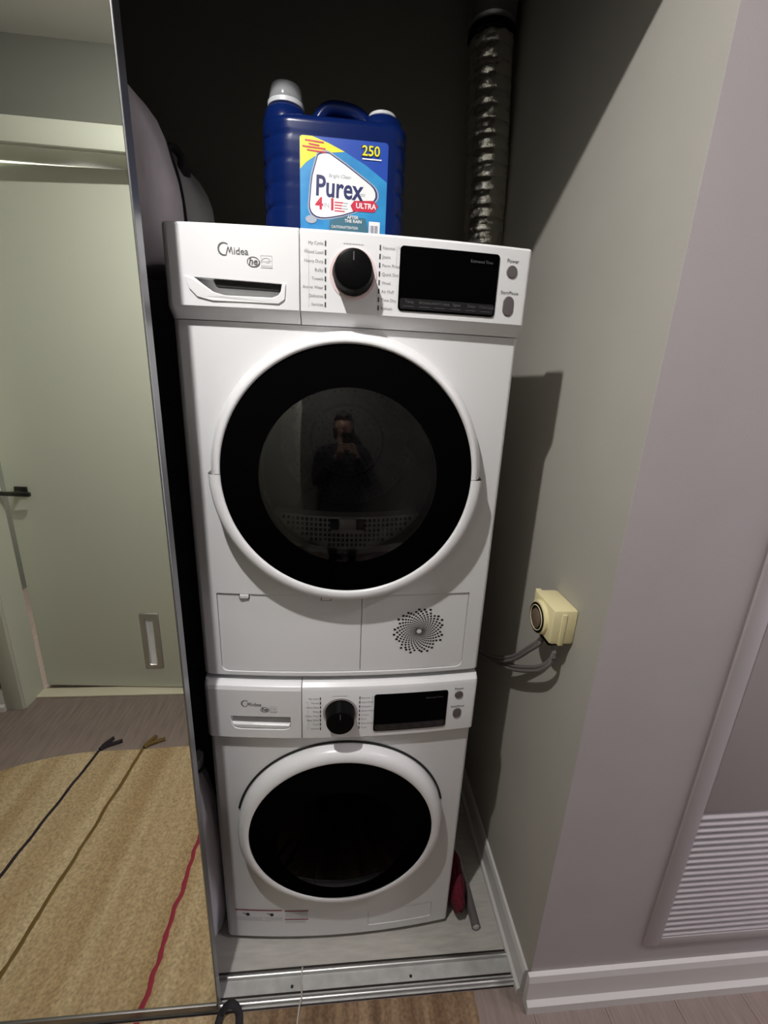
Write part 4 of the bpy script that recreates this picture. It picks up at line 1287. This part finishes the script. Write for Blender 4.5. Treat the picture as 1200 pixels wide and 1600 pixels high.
stp = tube('webbing_strap', [(-0.288, -0.42, 0.010), (-0.287, -0.25, 0.010), (-0.281, -0.165, 0.0135), (-0.272, -0.150, 0.026), (-0.258, -0.145, 0.034), (-0.243, -0.150, 0.028), (-0.234, -0.165, 0.0135), (-0.231, -0.22, 0.0105), (-0.235, -0.42, 0.0105)], 0.0085, M['webbing'], None, 10, rz=0.0035)
tag(stp, 'black webbing strap looped at the mirror door\'s lower corner', 'strap')
tag(tube('thread', [(-0.095, -0.078, 0.0135), (-0.096, -0.10, 0.0090), (-0.092, -0.134, 0.0140), (-0.096, -0.150, 0.0105), (-0.099, -0.20, 0.0085), (-0.097, -0.32, 0.0085)], 0.0019, M['thread'], None, 6), 'pale loose thread lying across the door track onto the rug', 'thread')

# ================================================================== PHOTOGRAPHER (only seen dimly mirrored in the dryer window)
def capsule_union(name, segs, material, parent, voxel=0.006, smooth=4):
    """one continuous surface grown over tapered limb segments (p0, r0, p1, r1)"""
    bm = bmesh.new()
    for p0, r0, p1, r1 in segs:
        a, b = Vector(p0), Vector(p1)
        d = b - a
        q = d.to_track_quat('Z', 'Y') if d.length > 1e-6 else Matrix.Identity(3).to_quaternion()
        rows = []
        n = 16
        prof = [(r0 * math.sin(t), -r0 * math.cos(t)) for t in [PI / 2 * k / 5 for k in range(1, 6)]] + [(r1 * math.cos(t), d.length + r1 * math.sin(t)) for t in [PI / 2 * k / 5 for k in range(0, 5)]]
        loops = [[a + q @ Vector((r * math.cos(2 * PI * k / n), r * math.sin(2 * PI * k / n), h)) for k in range(n)] for r, h in prof]
        add_loft(bm, loops)
    me = bpy.data.meshes.new(name)
    bmesh.ops.recalc_face_normals(bm, faces=bm.faces)
    bm.to_mesh(me)
    bm.free()
    o = bpy.data.objects.new(name, me)
    COL.objects.link(o)
    md = o.modifiers.new('remesh', 'REMESH'); md.mode = 'VOXEL'; md.voxel_size = voxel
    sm = o.modifiers.new('smooth', 'SMOOTH'); sm.factor = 0.5; sm.iterations = smooth
    bpy.context.view_layer.update()
    dg = bpy.context.evaluated_depsgraph_get()
    nm = bpy.data.meshes.new_from_object(o.evaluated_get(dg), depsgraph=dg)
    o.modifiers.clear()
    o.data = nm
    bpy.data.meshes.remove(me)
    nm.name = name
    nm.materials.clear(); nm.materials.append(material)
    for p in nm.polygons: p.use_smooth = True
    adopt(o, parent)
    return o


def limb(pts): return [(a[0], a[1], b[0], b[1]) for a, b in zip(pts, pts[1:])]


PX, PY = -0.045, -1.055
pr_ = thing('person', 'person in dark clothes holding up a phone, dimly mirrored in the dryer window', 'person', (PX, PY, 0))
ph_c = CAM - FWD * 0.008 - UP * 0.052      # phone centre
def P(dx, dy, z): return (PX + dx, PY + dy, z + 0.009)
torso = [(P(0, 0, 0.93), 0.115), (P(0, 0.005, 1.06), 0.098), (P(0, 0, 1.20), 0.105), (P(0, -0.01, 1.31), 0.095)]
torso_w = [[(P(sx * 0.05, 0, 0.92), 0.112), (P(sx * 0.035, 0.005, 1.06), 0.098), (P(sx * 0.055, 0, 1.20), 0.105), (P(sx * 0.06, -0.01, 1.31), 0.088)] for sx in (-1, 1)]
neck = [(P(0, -0.005, 1.38), 0.058), (P(0, 0.010, 1.47), 0.050)]
head = [(P(0, 0.018, 1.500), 0.050), (P(0, 0.040, 1.520), 0.048)], [(P(0, 0.020, 1.560), 0.074), (P(0, 0.000, 1.600), 0.084)]
face = [[(P(0, 0.088, 1.575), 0.009), (P(0, 0.106, 1.545), 0.012)], [(P(0, 0.070, 1.510), 0.022), (P(0, 0.072, 1.500), 0.022)], [(P(0, 0.030, 1.500), 0.050), (P(0, 0.058, 1.492), 0.024)]]
arms, legs, hands = [], [], []
for sx in (-1, 1):
    palm = Vector((ph_c.x + sx * 0.050, ph_c.y - 0.030, ph_c.z - 0.040))
    wrist = palm + Vector((sx * 0.022, -0.050, -0.055))
    arms.append([(P(sx * 0.10, -0.01, 1.345), 0.058), (P(sx * 0.180, -0.01, 1.320), 0.056), (P(sx * 0.225, 0.0, 1.20), 0.046), (P(sx * 0.225, 0.03, 1.08), 0.040), (tuple(Vector(P(sx * 0.225, 0.03, 1.08)).lerp(wrist, 0.35)), 0.040), (tuple(wrist), 0.024)])
    hands.append([(tuple(wrist), 0.024), (tuple(palm), 0.022)])
    hands.append([(tuple(palm + Vector((0, 0.004, 0.020))), 0.016), (tuple(palm + Vector((0, 0.004, -0.026))), 0.015)])
    for f in range(4):
        zz = 0.028 - f * 0.019
        ln = (0.050, 0.056, 0.052, 0.042)[f]
        k0 = palm + Vector((0, 0.010, zz)); k1 = palm + Vector((-sx * 0.004, 0.034, zz + 0.003)); k2 = palm + Vector((-sx * ln * 0.5, 0.044, zz + 0.002)); k3 = palm + Vector((-sx * ln * 0.85, 0.041, zz))
        hands.append([(tuple(k0), 0.0095), (tuple(k1), 0.0085), (tuple(k2), 0.0078), (tuple(k3), 0.0068)])
    hands.append([(tuple(palm + Vector((0, -0.008, 0.0))), 0.012), (tuple(palm + Vector((-sx * 0.010, -0.016, 0.024))), 0.0105), (tuple(palm + Vector((-sx * 0.024, -0.016, 0.046))), 0.0085)])
    legs.append([(P(sx * 0.085, 0, 0.88), 0.098), (P(sx * 0.100, 0.0, 0.68), 0.078), (P(sx * 0.108, 0.012, 0.48), 0.056), (P(sx * 0.110, 0.0, 0.32), 0.054), (P(sx * 0.114, -0.01, 0.10), 0.038), (P(sx * 0.116, 0.0, 0.05), 0.036)])
ears = [[(P(sx * 0.080, 0.010, 1.585), 0.010), (P(sx * 0.084, 0.004, 1.550), 0.008)] for sx in (-1, 1)]
segs = []
for c in [torso] + torso_w + [torso[-1:] + neck] + list(head) + face + arms + hands + legs + ears: segs += limb(c)
capsule_union('body', segs, M['skin'], pr_, 0.0045, 3)
grow = lambda c, d: [(p, r + d) for p, r in c]
segs = []
for c in [torso] + torso_w: segs += limb(grow(c, 0.022))
for c in arms: segs += limb(grow(c[:-1], 0.014) + [(tuple(Vector(c[-2][0]).lerp(Vector(c[-1][0]), 0.80)), 0.036)])
segs += limb([(P(0, -0.01, 1.33), 0.09), (P(0, -0.012, 1.395), 0.066)])
capsule_union('hoodie', segs, M['hoodie'], pr_, 0.010, 5)
segs = limb([(P(-0.05, 0, 0.90), 0.130), (P(0.05, 0, 0.90), 0.130)])
for c in legs: segs += limb(grow(c[:5], 0.014))
capsule_union('trousers', segs, M['trousers'], pr_, 0.010, 5)
for c in legs:
    x_, y_, _ = c[5][0]
    bm = bmesh.new()
    add_loft(bm, [[(x_ + sx_ * wd_, yy, zz + 0.008) for sx_, zz in ((-1, 0.001), (1, 0.001), (1, 0.03), (0.6, hh_), (-0.6, hh_), (-1, 0.03))] for yy, wd_, hh_ in ((y_ - 0.075, 0.028, 0.060), (y_ - 0.05, 0.040, 0.085), (y_ + 0.04, 0.044, 0.085), (y_ + 0.11, 0.046, 0.062), (y_ + 0.16, 0.036, 0.045), (y_ + 0.175, 0.020, 0.035))])
    from_bm('shoe', bm, M['black_plastic'], pr_)
segs = limb([(P(0, -0.020, 1.600), 0.092), (P(0, 0.008, 1.630), 0.080)]) + limb([(P(0, -0.040, 1.58), 0.080), (P(0, -0.050, 1.47), 0.060)])
for sx in (-1, 1): segs += limb([(P(sx * 0.030, 0.045, 1.648), 0.040), (P(sx * 0.074, -0.010, 1.58), 0.026), (P(sx * 0.070, -0.030, 1.47), 0.022)])
capsule_union('hair', segs, M['hair'], pr_, 0.007, 4)
for sx in (-1, 1):
    bm = bmesh.new(); bmesh.ops.create_uvsphere(bm, u_segments=12, v_segments=8, radius=0.010)
    for v in bm.verts: v.co += Vector(P(sx * 0.030, 0.073, 1.578))
    from_bm('eye', bm, M['eye'], pr_)
bm = bmesh.new()
add_tube(bm, smooth_path([P(-0.020, 0.084, 1.513), P(0, 0.0935, 1.512), P(0.020, 0.084, 1.513)], 5), 0.0045, 8)
from_bm('mouth', bm, M['red_print'], pr_)
# phone
phn = thing('smartphone', 'dark smartphone held up by the person in dark clothes', 'phone', tuple(ph_c))
def on_phone(bm):
    mm = Matrix((RIGHT, UP, -FWD)).transposed().to_4x4()
    mm.translation = ph_c
    bmesh.ops.transform(bm, matrix=mm, verts=bm.verts)
    return bm
bm = bmesh.new(); add_box(bm, -0.037, 0.037, -0.075, 0.075, 0.0, 0.008, 0.003, 2)
from_bm('phone_case', on_phone(bm), M['black_plastic'], phn)
bm = bmesh.new(); add_box(bm, -0.034, 0.034, -0.071, 0.071, 0.0079, 0.0084)
from_bm('phone_screen', on_phone(bm), M['screen'], phn)

for o in bpy.data.objects:
    if '_local' in o: del o['_local']
